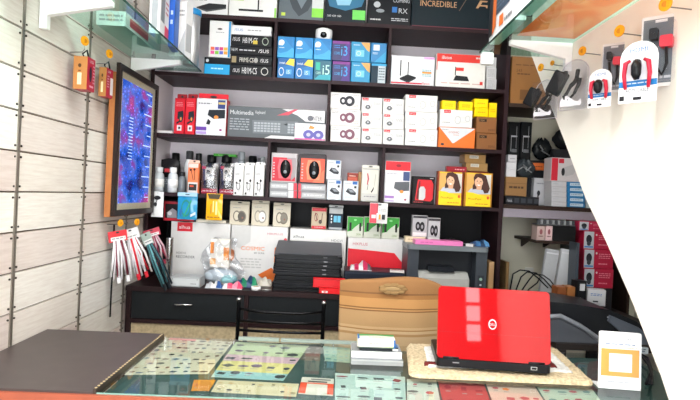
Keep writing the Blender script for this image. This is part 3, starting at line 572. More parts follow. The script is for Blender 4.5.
bx('earphone_box', 'orange and white earphone box beside the bottles', 187.6, 198.4, 163, B4, '#ef7f4c', [('r', 0, 0, 1, .36, '#e9e4e0'), ('r', .1, .08, .9, .3, '#33302f'), ('r', .2, .2, .6, .26, '#d9502c'), ('r', 0, .86, 1, 1, '#f3e1d4'), ('p', [(.25, .78), (.3, .8), (.55, .45), (.5, .43)], '#5a2d1c'), ('p', [(.6, .8), (.66, .8), (.7, .45), (.64, .44)], '#5a2d1c'), ('e', .25, .78, .12, .04, '#3a1f16'), ('e', .62, .8, .12, .04, '#3a1f16')], Y=3.46, d=.04, tab=('#f0c9b2', .02))
for i, (a, b) in enumerate(((200, 217), (218.5, 234.5))):
    A0 = at(a, 178, 3.46); B0 = at(b, 178, 3.46); w = B0.x-A0.x; h = at(a, 162.5, 3.46).z-B4
    r = root('bagged_cable', 'dark cable in a clear bag with a red striped bottom card, %s of the pair' % ['left', 'right'][i], 'bag', ((A0.x+B0.x)/2, 3.49, B4), 0, 'bagged cables on the fourth shelf')
    m = M(); m.box(-w/2+.004, 0, 0, w/2-.004, .012, h*.9, mat('#3b383c', .5)); m.prints((-w/2+.004, 0, 0), (w-.008, 0, 0), (0, 0, h*.9), [('r', 0, .02, 1, .2, '#b01e3c'), ('l', .08, .06, .92, .15, 1, '#f0c9d0'), ('r', .2, .5, .8, .95, '#b9b3ac'), ('e', .4, .8, .12, .08, '#3b3b3f'), ('e', .6, .66, .14, .06, '#3b3b3f'), ('r', 0, .9, .25, 1, '#b01e3c')]); m.build('card', r)
    m = M(); q = random.Random(i)
    pts = [(w*.33*math.cos(t*.9)+q.uniform(-.006, .006), -.014+.004*math.sin(t*2), h*.34+h*.12*math.sin(t*.9)) for t in range(16)]; m.tube(pts, .0035, mat('#161618', .3), 6); m.build('coiled_cable', r)
    m = M(); m.grid(8, 8, lambda s, t: (-w/2+w*s, -.004-.022*math.sin(PI*s)**.7*math.sin(PI*t)**.6+.003*math.sin(9*s+5*t), h*t), GL_BAG); m.build('clear_bag', r)
bx('green_packet', 'bright green packet lying across the jars on the fourth shelf', 213.5, 236, 0, B4+.268, '#45b52c', [('l', .2, .3, .7, .7, 1, '#c8eab0'), ('r', .4, 0, .6, 1, '#2f8a1e')], h=.018, Y=3.69, d=.06)
for i, (a, b) in enumerate(((233.6, 243.4), (244, 253.6), (254.4, 264))):
    bx('earphone_box', 'slim white earphone box, %s of three side by side' % ['left', 'middle', 'right'][i], a, b, 165.5-.3*i, B4, '#f1efec', [('e', .3, .42, .1, .04, '#2c2c2e'), ('e', .68, .5, .12, .05, '#2c2c2e'), ('o', .5, .3, .26, .12, '#8a8a8a'), ('p', [(.3, .4), (.34, .4), (.42, .15), (.38, .15)], '#3a3a3c'), ('p', [(.66, .48), (.7, .48), (.62, .12), (.58, .12)], '#3a3a3c'), ('l', .12, .68, .6, .76, 2, GY), ('r', .12, .03, .3, .1, '#2c2c2e')], Y=3.46, d=.05, group='slim white earphone boxes', tab=('#f1efec', .018))
# mouse boxes
z = None
for cidx, (a, b) in enumerate(((269.6, 297.2), (298, 326))):
    zz = B4
    for i in range(2):
        fr_ = [('r', .03, .2, .65, .8, '#b9babc'), ('l', .08, .35, .6, .6, 1, '#f4f4f4'), ('r', .68, 0, .86, 1, '#e9e9ea'), ('r', .88, 0, 1, 1, '#d83a4a')]
        if cidx: fr_ = [('r', .14, .2, .96, .8, '#b9babc'), ('l', .2, .35, .85, .6, 1, '#f4f4f4'), ('r', 0, 0, .1, 1, '#d83a4a')]
        o, zz = bx('flat_grey_box', 'flat grey box with a red end stripe, %s %s under the mouse boxes' % (['lower', 'upper'][i], ['left', 'right'][cidx]), a, b, 0, zz, '#8e8f92', fr_, h=7.6/150.5, group='flat grey boxes')
    z = zz
    colr = ['#c8283a', '#e8543a'][cidx]
    o, zt = bx('mouse_box', ['crimson and grey window box showing a black mouse', 'dark edged coral window box showing a black mouse'][cidx]+', on the flat grey boxes', a+1.5, b-.2, 153+cidx, z, ['#b9b4b5', '#3c3638'][cidx], [('r', .03, .03, .97, .86, colr), ('p', [(.5, .03), (.97, .03), (.97, .5)] if cidx else [(.6, .86), (.97, .86), (.97, .2), (.8, .05)], ['#9a8f92', '#f2704e'][cidx]), ('p', [(.3, .12), (.78, .12), (.84, .5), (.78, .8), (.3, .8), (.24, .5)], ['#e3606a', '#f58a66'][cidx]), ('l', .06, .1, .14, .7, 6, '#f0b7bb')], d=.09, group='computer mouse boxes')
    xm = (o.location.x, 3.475)
    m = M(); m.ball((.01, -.004, (zt-z)*.46), .036, .018, .062, mat('#151517', .18)); mo = m.build('mouse', o)
    m = M(); m.box(.007, -.0235, (zt-z)*.6, .013, -.012, (zt-z)*.74, mat('#5a5a5e', .3)); m.ball((.01, -.019, (zt-z)*.36), .012, .005, .012, mat('#8d9298', .2)); m.build('scroll_wheel', mo)
mp_ = [('p', [(.15, .45), (.3, .62), (.6, .6), (.9, .4), (.85, .28), (.5, .3)], '#3a3d42'), ('p', [(.3, .58), (.6, .56), (.8, .42), (.5, .42)], '#85898f'), ('r', .62, .84, .95, 1, '#2b62a8'), ('l', .08, .85, .5, .92, 1, GY), ('l', .1, .1, .6, .2, 2, '#a9b9c9'), ('r', .74, .64, .9, .76, '#3b3b3f')]
o, z = bx('wireless_mouse_box', 'pale blue mouse box, lower left of the trio of pale mouse boxes', 327, 341.4, 180, B4, '#e3e9ef', mp_, d=.06, group='pale mouse boxes')
bx('wireless_mouse_box', 'pale blue mouse box standing on another, topmost of the trio', 326.6, 341, 160, z, '#e6ecf0', mp_, d=.06, group='pale mouse boxes')
bx('wireless_mouse_box', 'pale blue mouse box, lower right of the trio beside the white cable pack', 343, 358.2, 180.8, B4, '#e3e9ef', mp_, d=.06, group='pale mouse boxes')
bx('small_orange_carton', 'small orange red carton behind the pale mouse boxes', 347, 357.5, 173, B4, '#c85438', [('r', 0, .86, 1, 1, '#8a2f22'), ('l', .15, .86, .8, .94, 1, '#e9b49f')], Y=3.56, d=.08)
bx('brown_packet_box', 'narrow tan carton behind the white cable pack', 357.8, 364, 172, B4, '#b88a58', (), Y=3.57, d=.05)
bx('cable_pack_box', 'cream and grey pack showing a red and black cable', 361.4, 378.8, 168, B4, '#e9e6d8', [('r', 0, 0, 1, .24, '#c3c2bd'), ('l', .15, .1, .85, .17, 1, GY), ('p', [(.28, .86), (.36, .84), (.42, .68), (.36, .5), (.3, .5), (.33, .68)], '#c0485a'), ('p', [(.36, .52), (.4, .52), (.36, .34), (.3, .34)], '#8a8a88'), ('p', [(.55, .3), (.6, .32), (.74, .46), (.72, .36), (.62, .26)], '#26262a'), ('p', [(.74, .46), (.76, .46), (.84, .8), (.8, .86)], '#a9a8a2'), ('r', .96, 0, 1, 1, '#b9b8b2'), ('r', 0, .96, 1, 1, '#b5b4b0')], d=.04, tab=('#d9d6cc', .02))
bx('webcam_box', 'white webcam box with a wide red top, right bay of the fourth shelf', 384.6, 410.4, 161, B4, '#f3f1f4', [('r', 0, .78, 1, 1, '#d8202e'), ('e', .52, .9, .1, .035, '#8a1620'), ('p', [(.36, .35), (.4, .5), (.98, .52), (.98, .3), (.6, .28)], '#565a60'), ('r', .72, .54, .98, .76, '#3b4a78'), ('r', .42, 0, 1, .26, '#fbfafa'), ('e', .68, .27, .08, .04, '#e08a3a'), ('r', 0, .1, .38, .16, '#9a6fb8'), ('r', 0, .02, .38, .06, '#c5b4d8'), ('l', .06, .66, .5, .72, 1, '#b9b3bd'), ('e', .84, .08, .05, .025, '#a04a6a')], Y=3.47, d=.08)
o, z = bx('headset_box', 'black and red box with a silver clip in its window', 412.2, 434.6, 176.5, B4, '#1b1819', [('p', [(.12, .12), (.22, .9), (.85, .9), (.95, .75), (.95, .2), (.85, .1)], '#cf1d28'), ('p', [(.18, .18), (.27, .84), (.34, .84), (.34, .18)], '#6e1a20'), ('l', .06, .02, .5, .08, 1, '#c33a44'), ('l', .78, .92, .96, .98, 1, '#d9d9d9')], Y=3.472, d=.07)
m = M(); m.prism([(-.03, .03), (-.03, .10), (-.022, .118), (.0, .12), (.012, .10), (.012, .045), (0, .028)], -.01, -.001, mat('#c9c9c9', .25)); m.build('silver_clip', o)
wm = [('r', .05, 0, .95, 1, '#f0c030'), ('r', .05, .42, .95, .96, '#d9a85c'), ('p', [(.62, .42), (.95, .42), (.95, .96), (.7, .96)], '#e9e3d8'),
      ('p', [(.1, .42), (.2, .52), (.35, .58), (.75, .55), (.92, .5), (.95, .42), (.95, .38), (.05, .36)], '#cfd3df'),
      ('p', [(.36, .98), (.56, 1.0), (.76, .93), (.84, .74), (.92, .55), (.86, .42), (.72, .4), (.66, .5), (.4, .52), (.28, .5), (.28, .62), (.33, .7), (.3, .86)], '#4a2a22'),
      ('e', .5, .73, .155, .165, '#e3b492'), ('p', [(.42, .5), (.6, .5), (.62, .62), (.42, .62)], '#d9a684'), ('p', [(.33, .9), (.45, .96), (.66, .9), (.68, .7), (.6, .84), (.46, .88), (.36, .8)], '#4a2a22'),
      ('e', .44, .76, .025, .012, '#33211c'), ('e', .57, .75, .025, .012, '#33211c'), ('p', [(.44, .66), (.57, .65), (.52, .62), (.48, .62)], '#ffffff'), ('p', [(.49, .74), (.52, .74), (.53, .69), (.49, .69)], '#cf9878'),
      ('p', [(.05, .42), (.3, .41), (.65, .33), (.95, .24), (.95, 0), (.05, 0)], '#ffd21a'), ('t', 'PhotoPaper', .14, .18, .07, '#8a4a1a', .5), ('e', .86, .27, .05, .05, '#e0602a'), ('l', .4, .04, .9, .1, 1, '#c98a1a')]
for i, (a, b) in enumerate(((437.2, 463.2), (464.4, 492.4))):
    bx('photo_paper_box', 'yellow box with a smiling long haired woman printed on it, %s of the pair' % ['left', 'right'][i], a, b, 171.5+1.2*i, B4, ['#8a3a20', '#b5782a'][i], wm, Y=3.46, d=.06, group='photo paper boxes')
o, z = bx('maroon_box', 'dark red box rising behind the two photo paper boxes', 446, 466, 166.5, B4, '#a01c2c', [('l', .4, .9, .9, .96, 1, '#e9a0a8'), ('l', .5, .82, .8, .87, 1, '#e9a0a8')], Y=3.54, d=.05)
o, z = bx('tall_support_box', 'plain maroon carton under the two small kraft cartons', 467, 488, 171.5, B4, '#7a2430', (), Y=3.56, d=.14)
o, z = bx('kraft_carton', 'small kraft carton with a white sticker, lower of two above the photo boxes', 466, 487.6, 0, z, '#a8824e', [('r', .2, .5, .6, .9, '#e3dccb'), ('l', .24, .56, .56, .82, 2, GY)], h=.058, Y=3.555, d=.12, group='small kraft cartons')
bx('kraft_carton', 'small kraft carton with a white sticker, upper of two above the photo boxes', 464.5, 486, 0, z, '#b58c55', [('r', .22, .5, .66, .9, '#e9e3d3'), ('l', .26, .56, .62, .82, 2, GY)], h=.058, Y=3.565, d=.12, rz=.06, group='small kraft cartons')
# ================================================================ LOWER NICHE: big boxes on the cabinet
hexo = '#e87a22'
o, zA1 = bx('recorder_carton', 'large white carton with a red logo tab and recorder lettering', 170, 229.4, 222.5, CT, '#e9e8e6', [('r', .1, .84, .36, 1, '#d81f30'), ('t', 'alhua', .13, .885, .06, '#ffffff', .19), ('t', 'HDCVI', .1, .43, .04, '#55565a', .16), ('t', 'RECORDER', .1, .36, .045, '#33343a', .32)], Y=3.52, d=.22)
o, zA2 = bx('recorder_carton', 'white carton with orange hexagons between the bag and the black laptops', 230.4, 287, 226, CT, '#eceae8', [('p', [(0, 1), (.34, 1), (.34, .72), (.16, .58), (0, .66)], '#c9c8c6'), ('p', [(.92, .72), (.78, .62), (.78, .36), (.92, .26), (1, .3), (1, .7)], hexo), ('p', [(0, .58), (.06, .54), (.06, .38), (0, .34)], hexo), ('p', [(.72, .0), (.72, .1), (.86, .22), (1, .14), (1, 0)], hexo), ('p', [(.5, .12), (.74, .26), (.8, .2), (.8, .06), (.6, .04)], '#d8681a'), ('t', 'COSMIC', .18, .56, .07, hexo, .42), ('t', 'BE SURE', .42, .5, .03, '#6b6b6b', .18), ('t', 'HIKPLUS', .64, .86, .035, '#c25a6a', .28), ('l', .18, .22, .55, .42, 4, '#b9b8b6'), ('e', .97, .78, .03, .03, '#d8404a')], Y=3.52, d=.22)
o, zA3 = bx('recorder_carton', 'white carton half hidden behind the stack of black laptops', 289, 345.4, 229.5, CT, '#ecebe9', [('t', 'alhua', .05, .84, .05, '#33343a', .2), ('t', 'HDCVI', .74, .8, .04, '#55565a', .2)], Y=3.52, d=.22)
o, zA4 = bx('recorder_carton', 'white and red carton with angular red band, behind the dark tray', 347, 404.4, 238.5, CT, '#eceae9', [('p', [(0, .78), (.3, .76), (.82, .72), (1, .48), (1, 0), (0, 0)], '#dd1f2f'), ('t', 'HIKPLUS', .08, .85, .06, '#b8404a', .26)], Y=3.52, d=.22)
# small packs leaning on top of the cartons
def pack(name, label, a, b, yt, base, col, spec, Y=3.535, d=.02, group=None, tab=None, side=None): return bx(name, label, a, b, yt, base, col, spec, Y=Y, d=d, group=group, tab=tab, side=side)
z0 = zA1
bx('red_camera_box', 'dark box with red rim and a small pale camera picture, behind the blue pouch', 163.5, 194.5, 200.5, z0, '#1c1417', [('r', 0, 0, 1, .12, '#c01f30'), ('r', 0, .84, 1, .96, '#a01c28'), ('r', 0, 0, .04, 1, '#a01c28'), ('p', [(.12, .14), (.1, .4), (.28, .62), (.42, .5), (.44, .14)], '#8f8a90'), ('e', .2, .36, .07, .1, '#c9c6c9')], Y=3.53, d=.08)
m = M(); xx = at(213, 222, 3.54); bx('flat_cream_box', 'flat cream box lying on the recorder carton behind the yellow pouch', 196, 226, 0, z0, '#d9d2c2', (), h=.018, Y=3.54, d=.1)
for i, (a, b, yt) in enumerate(((229.6, 249, 204), (251.4, 269, 203.2), (273, 290.4, 205.5))):
    cc = ['#7c7468', '#9a9488', '#6e6658'][i]; c2 = ['#55504a', '#f4f2ee', '#7d7568'][i]
    pack('earbud_pack', 'beige card pack with %s round earbud case printed on it' % ['a dark grey', 'a white', 'a brownish'][i], a, b, yt, zA2 if i < 2 else zA2, '#cfc6b2', [('e', .36, .42, .2, .28, cc), ('e', .62, .4, .26, .3, cc), ('e', .36, .42, .14, .21, '#d0c7b4'), ('e', .62, .4, .2, .23, c2), ('e', .68, .34, .05, .05, '#8a5a4a'), ('l', .15, .8, .6, .86, 1, GY)], group='beige earbud packs', tab=('#cfc6b2', .018)) if i < 2 else pack('earbud_pack', 'beige card pack with a brownish round earbud case printed on it', a, b, yt, max(zA2, zA3), '#cfc6b2', [('e', .36, .42, .2, .28, cc), ('e', .62, .4, .26, .3, cc), ('e', .36, .42, .14, .21, '#d0c7b4'), ('e', .62, .4, .2, .23, c2), ('e', .68, .34, .05, .05, '#8a5a4a'), ('l', .15, .8, .6, .86, 1, GY)], group='beige earbud packs', tab=('#cfc6b2', .018))
pack('earphone_pack', 'red and beige earphone pack standing on the half hidden carton', 311.4, 326.6, 207.5, zA3, '#b9a68a', [('r', 0, 0, 1, .14, '#c8202e'), ('r', 0, .84, 1, 1, '#c8202e'), ('p', [(.2, .75), (.25, .77), (.4, .4), (.35, .38)], '#5a2a24'), ('p', [(.7, .75), (.75, .75), (.72, .4), (.67, .4)], '#5a2a24'), ('e', .6, .34, .12, .1, '#4a3a34'), ('o', .3, .55, .14, .2, '#8a2a2a'), ('l', .2, .04, .8, .1, 1, '#f0b0b4')])
pack('charger_pack', 'dark pack with a pale blue twin window beside the red earphone pack', 328.6, 343, 207.5, zA3, '#1d2a36', [('r', 0, .74, 1, 1, '#b9bcbc'), ('r', .34, .34, .58, .64, '#5fb4d4'), ('r', .62, .34, .86, .64, '#5fb4d4'), ('r', 0, 0, 1, .1, '#9aa0a4'), ('e', .18, .62, .05, .05, '#d8dde0'), ('e', .18, .48, .05, .05, '#d8dde0'), ('e', .18, .34, .05, .05, '#d8dde0')], tab=('#b9bcbc', .016))
for i, (a, b) in enumerate(((347, 363.2), (364, 381), (381.8, 399.4))):
    pack('memory_pack', 'green and white memory pack with black side clips, %s of three' % ['left', 'middle', 'right'][i], a, b, 216.5+.4*i, zA4, '#dfe3d2', [('p', [(0, 1), (1, 1), (1, .6), (.85, .45), (.3, .3), (0, .25)], '#2f9a2f'), ('r', .12, .3, .26, .72, '#22251f'), ('r', .78, .3, .9, .72, '#22251f'), ('p', [(.28, .32), (.76, .32), (.76, .66), (.5, .5)], '#c9cfc0'), ('t', 'DDR4', .6, .08, .1, '#6a8a3a', .3), ('e', .5, .85, .1, .05, '#7fd07f')], d=.03, group='green memory packs')
# ================================================================ things hanging from the fourth board
def hook(r, z, y=0): m = M(); m.tube([(0, .009+y, z+.006), (0, y, z+.012), (0, y-.004, z), (0, y, z-.006)], .0015, mat('#c0c0c0', .3, 1), 6); m.build('wire_hook', r)
def pouch(name, label, a, b, yt, yb, cols, spec, Y=3.437, cat='pouch'):
    A0, B0 = at(a, (yt+yb)/2, Y), at(b, (yt+yb)/2, Y); w = B0.x-A0.x; zt, zb = at((a+b)/2, yt, Y).z, at((a+b)/2, yb, Y).z; h = zt-zb
    r = root(name, label, cat, ((A0.x+B0.x)/2, Y, zb))
    m = M(); m.grid(8, 10, lambda s, t: (-w/2+w*s, -.003-.012*(math.sin(PI*s)*math.sin(PI*min(1, t*1.15)) if t < .87 else 0)+.0015*math.sin(11*s+7*t), h*t), mat(cols, .15, coat=.5))
    m.prints((-w/2, -.018, 0), (w, 0, 0), (0, 0, h), spec); m.build('pouch_front', r)
    m = M(); m.box(-w/2, -.0025, 0, w/2, 0, h, mat(cols, .3)); m.build('pouch_back', r)
    hook(r, h*.94, -.001); return r
pouch('cable_pouch', 'glossy blue pouch with a green coiled cord hanging from the shelf edge', 178, 197.4, 192.5, 219.5, '#2c93c0', [('o', .45, .42, .24, .32, '#1f8a7a'), ('p', [(.3, .1), (.38, .08), (.75, .7), (.68, .74)], '#2aa07e'), ('p', [(.1, .2), (.2, .1), (.3, .3), (.2, .42)], '#2470a8'), ('r', 0, .86, 1, 1, '#a9cfe0'), ('e', .5, .93, .12, .02, '#33404a'), ('p', [(.7, .1), (.95, .2), (.95, .3), (.7, .2)], '#d9edf5')])
pouch('cable_pouch', 'glossy yellow pouch with a dark header hanging from the shelf edge', 206.4, 222.4, 193.5, 220, '#f6b81c', [('p', [(.08, .98), (.92, .98), (.8, .8), (.2, .8)], '#4a3d22'), ('r', .44, .3, .5, .72, '#fbe9a0'), ('r', .62, .2, .7, .7, '#fbe9a0'), ('r', .3, .24, .36, .6, '#c88a10'), ('l', .1, .05, .9, .14, 1, '#a86a10')])
pouch('adapter_pouch', 'white pouch with a black adapter hanging at the left end of the shelf edge', 151.6, 163.4, 191.5, 217, '#e9eaea', [('e', .55, .76, .28, .08, '#26262a'), ('e', .4, .5, .14, .08, '#3a3a3e'), ('p', [(.5, .7), (.56, .7), (.45, .5), (.4, .5)], '#26262a')])
pouch('adapter_card', 'white card pack with a red side hanging over the green memory packs', 369.6, 387.4, 203, 223.4, '#ecebea', [('r', 0, .02, .38, .98, '#d84a58'), ('r', .38, .5, .45, .98, '#b9343e'), ('r', .1, .25, .34, .42, '#f1f1f1'), ('r', .5, .2, .62, .45, '#e0a040'), ('r', .68, .2, .86, .44, '#33343a'), ('e', .55, .92, .1, .04, '#55565a'), ('l', .5, .58, .9, .8, 3, '#b9b9bb')], cat='pack')
# ================================================================ ON THE CABINET
def onc(px, py): return atz(px, py, CT)
# stack of black laptops
A0, B0 = atpz(272.5, 1.05, 3.24), atpz(343.5, 1.05, 3.24); lwid = B0.x-A0.x; lx = (A0.x+B0.x)/2
ztop = at(308, 254, 3.24).z; n = 9; th = (ztop-CT)/n
lapc = [mat('#111215', .4), mat('#191a1e', .35), mat('#0c0d10', .35)]
names_ = ['bottom', 'second from bottom', 'third from bottom', 'fourth from bottom', 'middle', 'fourth from top', 'third from top', 'second from top', 'topmost']
for i in range(n):
    rr = random.Random(i+3); top = i == n-1
    r = root('closed_laptop', 'closed black laptop, %s in the stack of nine on the cabinet' % names_[i], 'laptop', (lx+rr.uniform(-.012, .012), 3.235+rr.uniform(0, .015), CT+i*th+.0004), rr.uniform(-.02, .02), 'closed laptops stacked on the cabinet')
    mt = lapc[i % 3]; w2 = lwid/2-.008
    M().rbox(-w2, 0, 0, w2, .255, th*.52, .012, mt).build('base', r)
    M().rbox(-w2+.002, 0, 0, w2-.002, .253, th*.38, .012, mat('#55565c', .45) if top else mt).build('lid', r, (0, .002, th*.6), (math.radians(13) if top else 0, 0, 0))
    M().box(-w2+.03, -.004 if top else .245, th*.3, w2-.03, .006 if top else .262, th*.8, mt).build('hinge', r)
    for s in (-.6, -.45, .5): M().box(w2*s-.012, -.0008, th*.15, w2*s+.012, .002, th*.38, mat('#0a0a0b' if s < 0 else '#8a8c90', .3)).build('port', r)
# things at the cabinet front right
o, z = bx('red_box', 'bright red box lying on the cabinet front beside the black laptops', 319, 346, 0, CT, '#e21a20', [('r', .1, .12, .32, .5, '#f2f2f2'), ('e', .21, .3, .05, .12, '#e21a20')], h=.035, Y=3.195+.0, d=.03)
bx('red_box', 'longer bright red box standing on the small red one by the laptops', 313, 345, 0, z, '#dc1c24', [('r', .0, .9, 1, 1, '#b0141c')], h=.06, Y=3.197, d=.028)
# silver recorder, bag, chrome rod
o, z = bx('silver_drive', 'silver metal drive lying on the left of the cabinet', 169.5, 200, 277, CT, '#a9adaf', [('r', .02, .1, .98, .9, '#c3c7c8'), ('e', .08, .8, .015, .06, '#5a5a5a'), ('e', .92, .8, .015, .06, '#5a5a5a'), ('l', .7, .2, .9, .4, 1, '#7b7f82')], Y=3.22, d=.12, cat='drive')
c = onc(163.5, 287); zt = at(166, 238, c.y).z; r = root('chrome_rod', 'upright ribbed chrome cylinder at the left end of the cabinet', 'cylinder', (c.x+.012, 3.24, CT))
prof = [(.020, 0)]; H = zt-CT; k = 26
for i in range(k): prof += [(.0205, H*i/k+.001), (.0235, H*(i+.5)/k)]
M().lathe(prof+[(.0205, H-.001), (0, H)], mat('#c9c9c9', .18, 1), 16).build('body', r); M().lathe([(.026, 0), (.026, .012), (.02, .014)], mat('#b9b9bb', .2, 1), 16).build('foot', r)
# plastic bag with a box in it
c = at(213, 286, 3.30); r = root('plastic_bag', 'clear plastic bag bunched around an orange and white box on the cabinet', 'bag', (c.x+.03, 3.38, CT+.001))
wb, hb = .29, at(214, 238, 3.3).z-CT
def bagf(sgn):
    def f(s, t):
        wid = wb*(1.0-.38*t-.25*max(0, t-.75)); u = (s-.5); q = .012*math.sin(17*s+9*t)+.008*math.sin(31*t+5*s+sgn)
        return (u*wid+.02*math.sin(7*t)+q*.4, sgn*(.055*math.cos(PI*u)*(1-.5*t)+q*.8), hb*t*(.92+.08*math.sin(9*s)))
    return f
m = M(); m.grid(18, 18, bagf(-1), GL_BAG); m.build('bag_film', r)
m = M(); m.grid(18, 18, bagf(1), GL_BAG); m.build('bag_film', r)
bi = M(); bi.box(-.07, -.02, .11, .05, .03, .29 if hb > .3 else hb*.9, mat('#e9e4da', .5)); bi.prints((-.07, -.02, .11), (.12, 0, 0), (0, 0, .16), [('r', 0, .55, .18, 1, '#e88a3a'), ('r', .7, .3, 1, .8, '#e88a3a'), ('r', .2, .82, .6, .95, '#f7f5f0'), ('r', 0, .1, .3, .35, '#e8a35a')])
o = bi.build('boxed_charger', None, (c.x, 3.30, CT)); o.parent = r; o.location = (0, 0, 0)
m = M(); m.ball((0, 0, .05), .11, .04, .05, mat('#b9c4cc', .5)); m.ball((.05, -.015, .035), .06, .035, .035, mat('#8fc0c4', .5)); m.build('wrapped_lining', r)
def softpack(name, label, px0, px1, pyb, Y, h, cols, d=.05, rz=0, cat='pouch', amp=.012, base=CT, spec=()):
    A0, B0 = atpz(px0, base+.02, Y), atpz(px1, base+.02, Y); w = B0.x-A0.x; m = M(); sd = len(label)
    def f(s, t):
        e = math.sin(PI*min(1, max(0, t)))**.35*math.sin(PI*min(1, max(0, s)))**.3; e *= .8+.2*math.sin(sd*1.7+11*s)*math.sin(7*t+5*s+sd)
        return ((s-.5)*w, t*d, .003+h*e*(.75+.25*math.sin(sd+9*s+4*t))+amp*math.sin(sd+14*s+9*t)*e)
    n = len(cols)
    for i, c_ in enumerate(cols): m.grid(max(5, 24//n), 12, lambda s, t, i=i: f((i+s)/n, t), mat(c_, .3, bump=.15))
    m.box(-w/2, 0, 0, w/2, d, .003, mat(cols[0], .4))
    o = m.build(name, None, ((A0.x+B0.x)/2, Y, base+.0004), rz); tag(o, label, cat); return o
softpack('crumpled_pouch', 'pink and white crumpled pouch in front of the clear bag', 222, 242, 286, 3.215, .045, ['#e9e4e6', '#d8486a', '#ee90a4', '#d8486a'], .06)
softpack('crumpled_pouch', 'grey and blue crumpled pouch left of the pink one', 205, 221.5, 286, 3.215, .04, ['#b9bcc0', '#e3e3e3', '#2f5a9a'], .06)
softpack('crumpled_pouch', 'shiny green and navy pouch right of the clear bag', 236, 257, 284, 3.285, .075, ['#2a3f6a', '#1f7a5a', '#20406a', '#1c8a62'], .07)
softpack('cloth_bundle', 'small crumpled white cloth left of the black laptops', 254, 271, 280, 3.36, .055, ['#cfc6b8', '#d9d2c6'], .08)
c = onc(256, 290); r = root('tape_roll', 'small white roll of tape on the cabinet front edge', 'tape', (c.x, 3.225, CT))
M().lathe([(.030, 0), (.030, .022), (.018, .022), (.018, .001)], mat('#e6e6e6', .4), 20).build('tape', r); M().lathe([(.0178, 0), (.0178, .0222), (.014, .0222), (.014, .0005)], mat('#b9a684', .6), 16).build('core', r)
o = M().tube([(-.03, 0, .004), (.03, 0, .004)], .0035, mat('#c9c9c9', .3, .8)).build('screwdriver', None, (onc(267, 290).x, 3.222, CT), .1); tag(o, 'thin silver screwdriver beside the white tape roll', 'tool')
# dark tray and pouch in front of the white and red carton
o, z = bx('black_equipment', 'flat dark blue black machine on the cabinet behind the towel backed chair', 344, 404, 272, CT, '#1e2430', [('r', .1, .3, .9, .34, '#3a4252'), ('r', .55, .6, .7, .7, '#6f86a8'), ('r', 0, .9, 1, 1, '#2e3442')], Y=3.26, d=.22, cat='machine')
zq = z
softpack('striped_pouch', 'crumpled pink and black zigzag pouch on the dark machine', 350, 372, 262, 3.30, .05, ['#c9c4c6', '#c0305a', '#e9e4e6', '#c0305a', '#55464e'], .1, base=zq)
o = M().box(-.045, 0, 0, .045, .06, .012, mat('#e6dfdc', .5)).prints((-.045, 0, .012), (.09, 0, 0), (0, .06, 0), [('l', .1, .2, .9, .8, 3, '#c0404a')]).build('label_card', None, (atpz(397, zq, 3.27).x, 3.27, zq+.0004), -.1); tag(o, 'small pale label card at the right end of the dark machine', 'card')
# printer
c0, c1 = atpz(407, 1.0, 3.22), atpz(487, 1.0, 3.22); pw = c1.x-c0.x; zt = at(447, 246, 3.22).z; H = zt-CT
r = root('laser_printer', 'large charcoal laser printer with a pale grey front panel on the cabinet', 'printer', ((c0.x+c1.x)/2, 3.22, CT)); g1 = mat('#3a4048', .4); g2 = mat('#23262b', .4); g3 = mat('#a9aaa6', .45)
m = M(); m.box(-pw/2, .02, 0, -pw/2+.07, .28, H-.03, g1); m.box(pw/2-.07, .02, 0, pw/2, .28, H-.03, g1); m.box(-pw/2+.07, .12, 0, pw/2-.07, .28, H-.03, g2); m.box(-pw/2+.07, .02, 0, pw/2-.07, .12, .035, g2); m.build('body', r)
m = M(); m.rbox(-pw/2-.006, 0, H-.03, pw/2+.006, .285, H, .03, mat('#6d7479', .35)); m.build('scanner_lid', r)
m = M(); m.prism([(.01, .05), (.01, .12), (.06, .155), (.118, .155), (.118, .05)], -pw/2+.075, pw/2-.11, g3, 'x'); m.build('front_panel', r)
m = M(); m.box(-pw/2+.10, .0, .035, pw/2-.075, .10, .049, mat('#15171a', .4)); m.box(-pw/2+.16, -.004, .036, pw/2-.2, 0, .06, mat('#2f3338', .4)); m.build('paper_tray', r)
m = M(); m.prism([(.03, .158), (.118, .158), (.118, .19), (.07, .185)], -pw/2+.14, pw/2-.2, g2, 'x'); m.build('output_slot', r)
m = M(); m.prints((pw/2-.06, .0199, .04), (.05, 0, 0), (0, 0, .12), [('r', .1, .1, .9, .9, '#30353b'), ('e', .5, .7, .2, .08, '#8fb0a0'), ('e', .5, .4, .14, .05, '#b9bcc0')]); m.build('control_strip', r)
PT = CT+H
o, z = bx('pink_box', 'flat pink box lying on the printer lid', 415.5, 463, 0, PT, '#e079b4', [('l', .1, .3, .4, .7, 1, '#b8508a')], h=.028, Y=3.24, d=.12)
o, z2 = bx('cream_box', 'flat cream box on the left of the printer lid', 405.5, 425.5, 0, PT, '#e3d0b0', [('l', .1, .3, .6, .7, 1, '#b09a74')], h=.036, Y=3.372, d=.08)
zc2 = z2
for i, (a, b) in enumerate(((412.4, 427.4), (427.6, 440.2))):
    sp_ = [('r', 0, 0, 1, .2, '#e6e4e2'), ('e', .36, .5, .18, .22, '#1f1f22'), ('e', .66, .48, .18, .24, '#1f1f22'), ('e', .36, .5, .08, .1, '#8a8a8e'), ('e', .66, .48, .08, .1, '#8a8a8e'), ('r', 0, .9, 1, 1, '#3a3a3e')]
    if i == 0: bx('speaker_pair_box', 'grey box picturing two black speakers, left of two above the printer', a, b, 215.5, zc2, '#a9a9ab', sp_, Y=3.374, d=.06, group='speaker boxes above the printer')
    else: bx('speaker_pair_box', 'grey box picturing two black speakers, right of two above the printer', a, b, 218, PT, '#b4b4b6', sp_, Y=3.40, d=.06, group='speaker boxes above the printer')
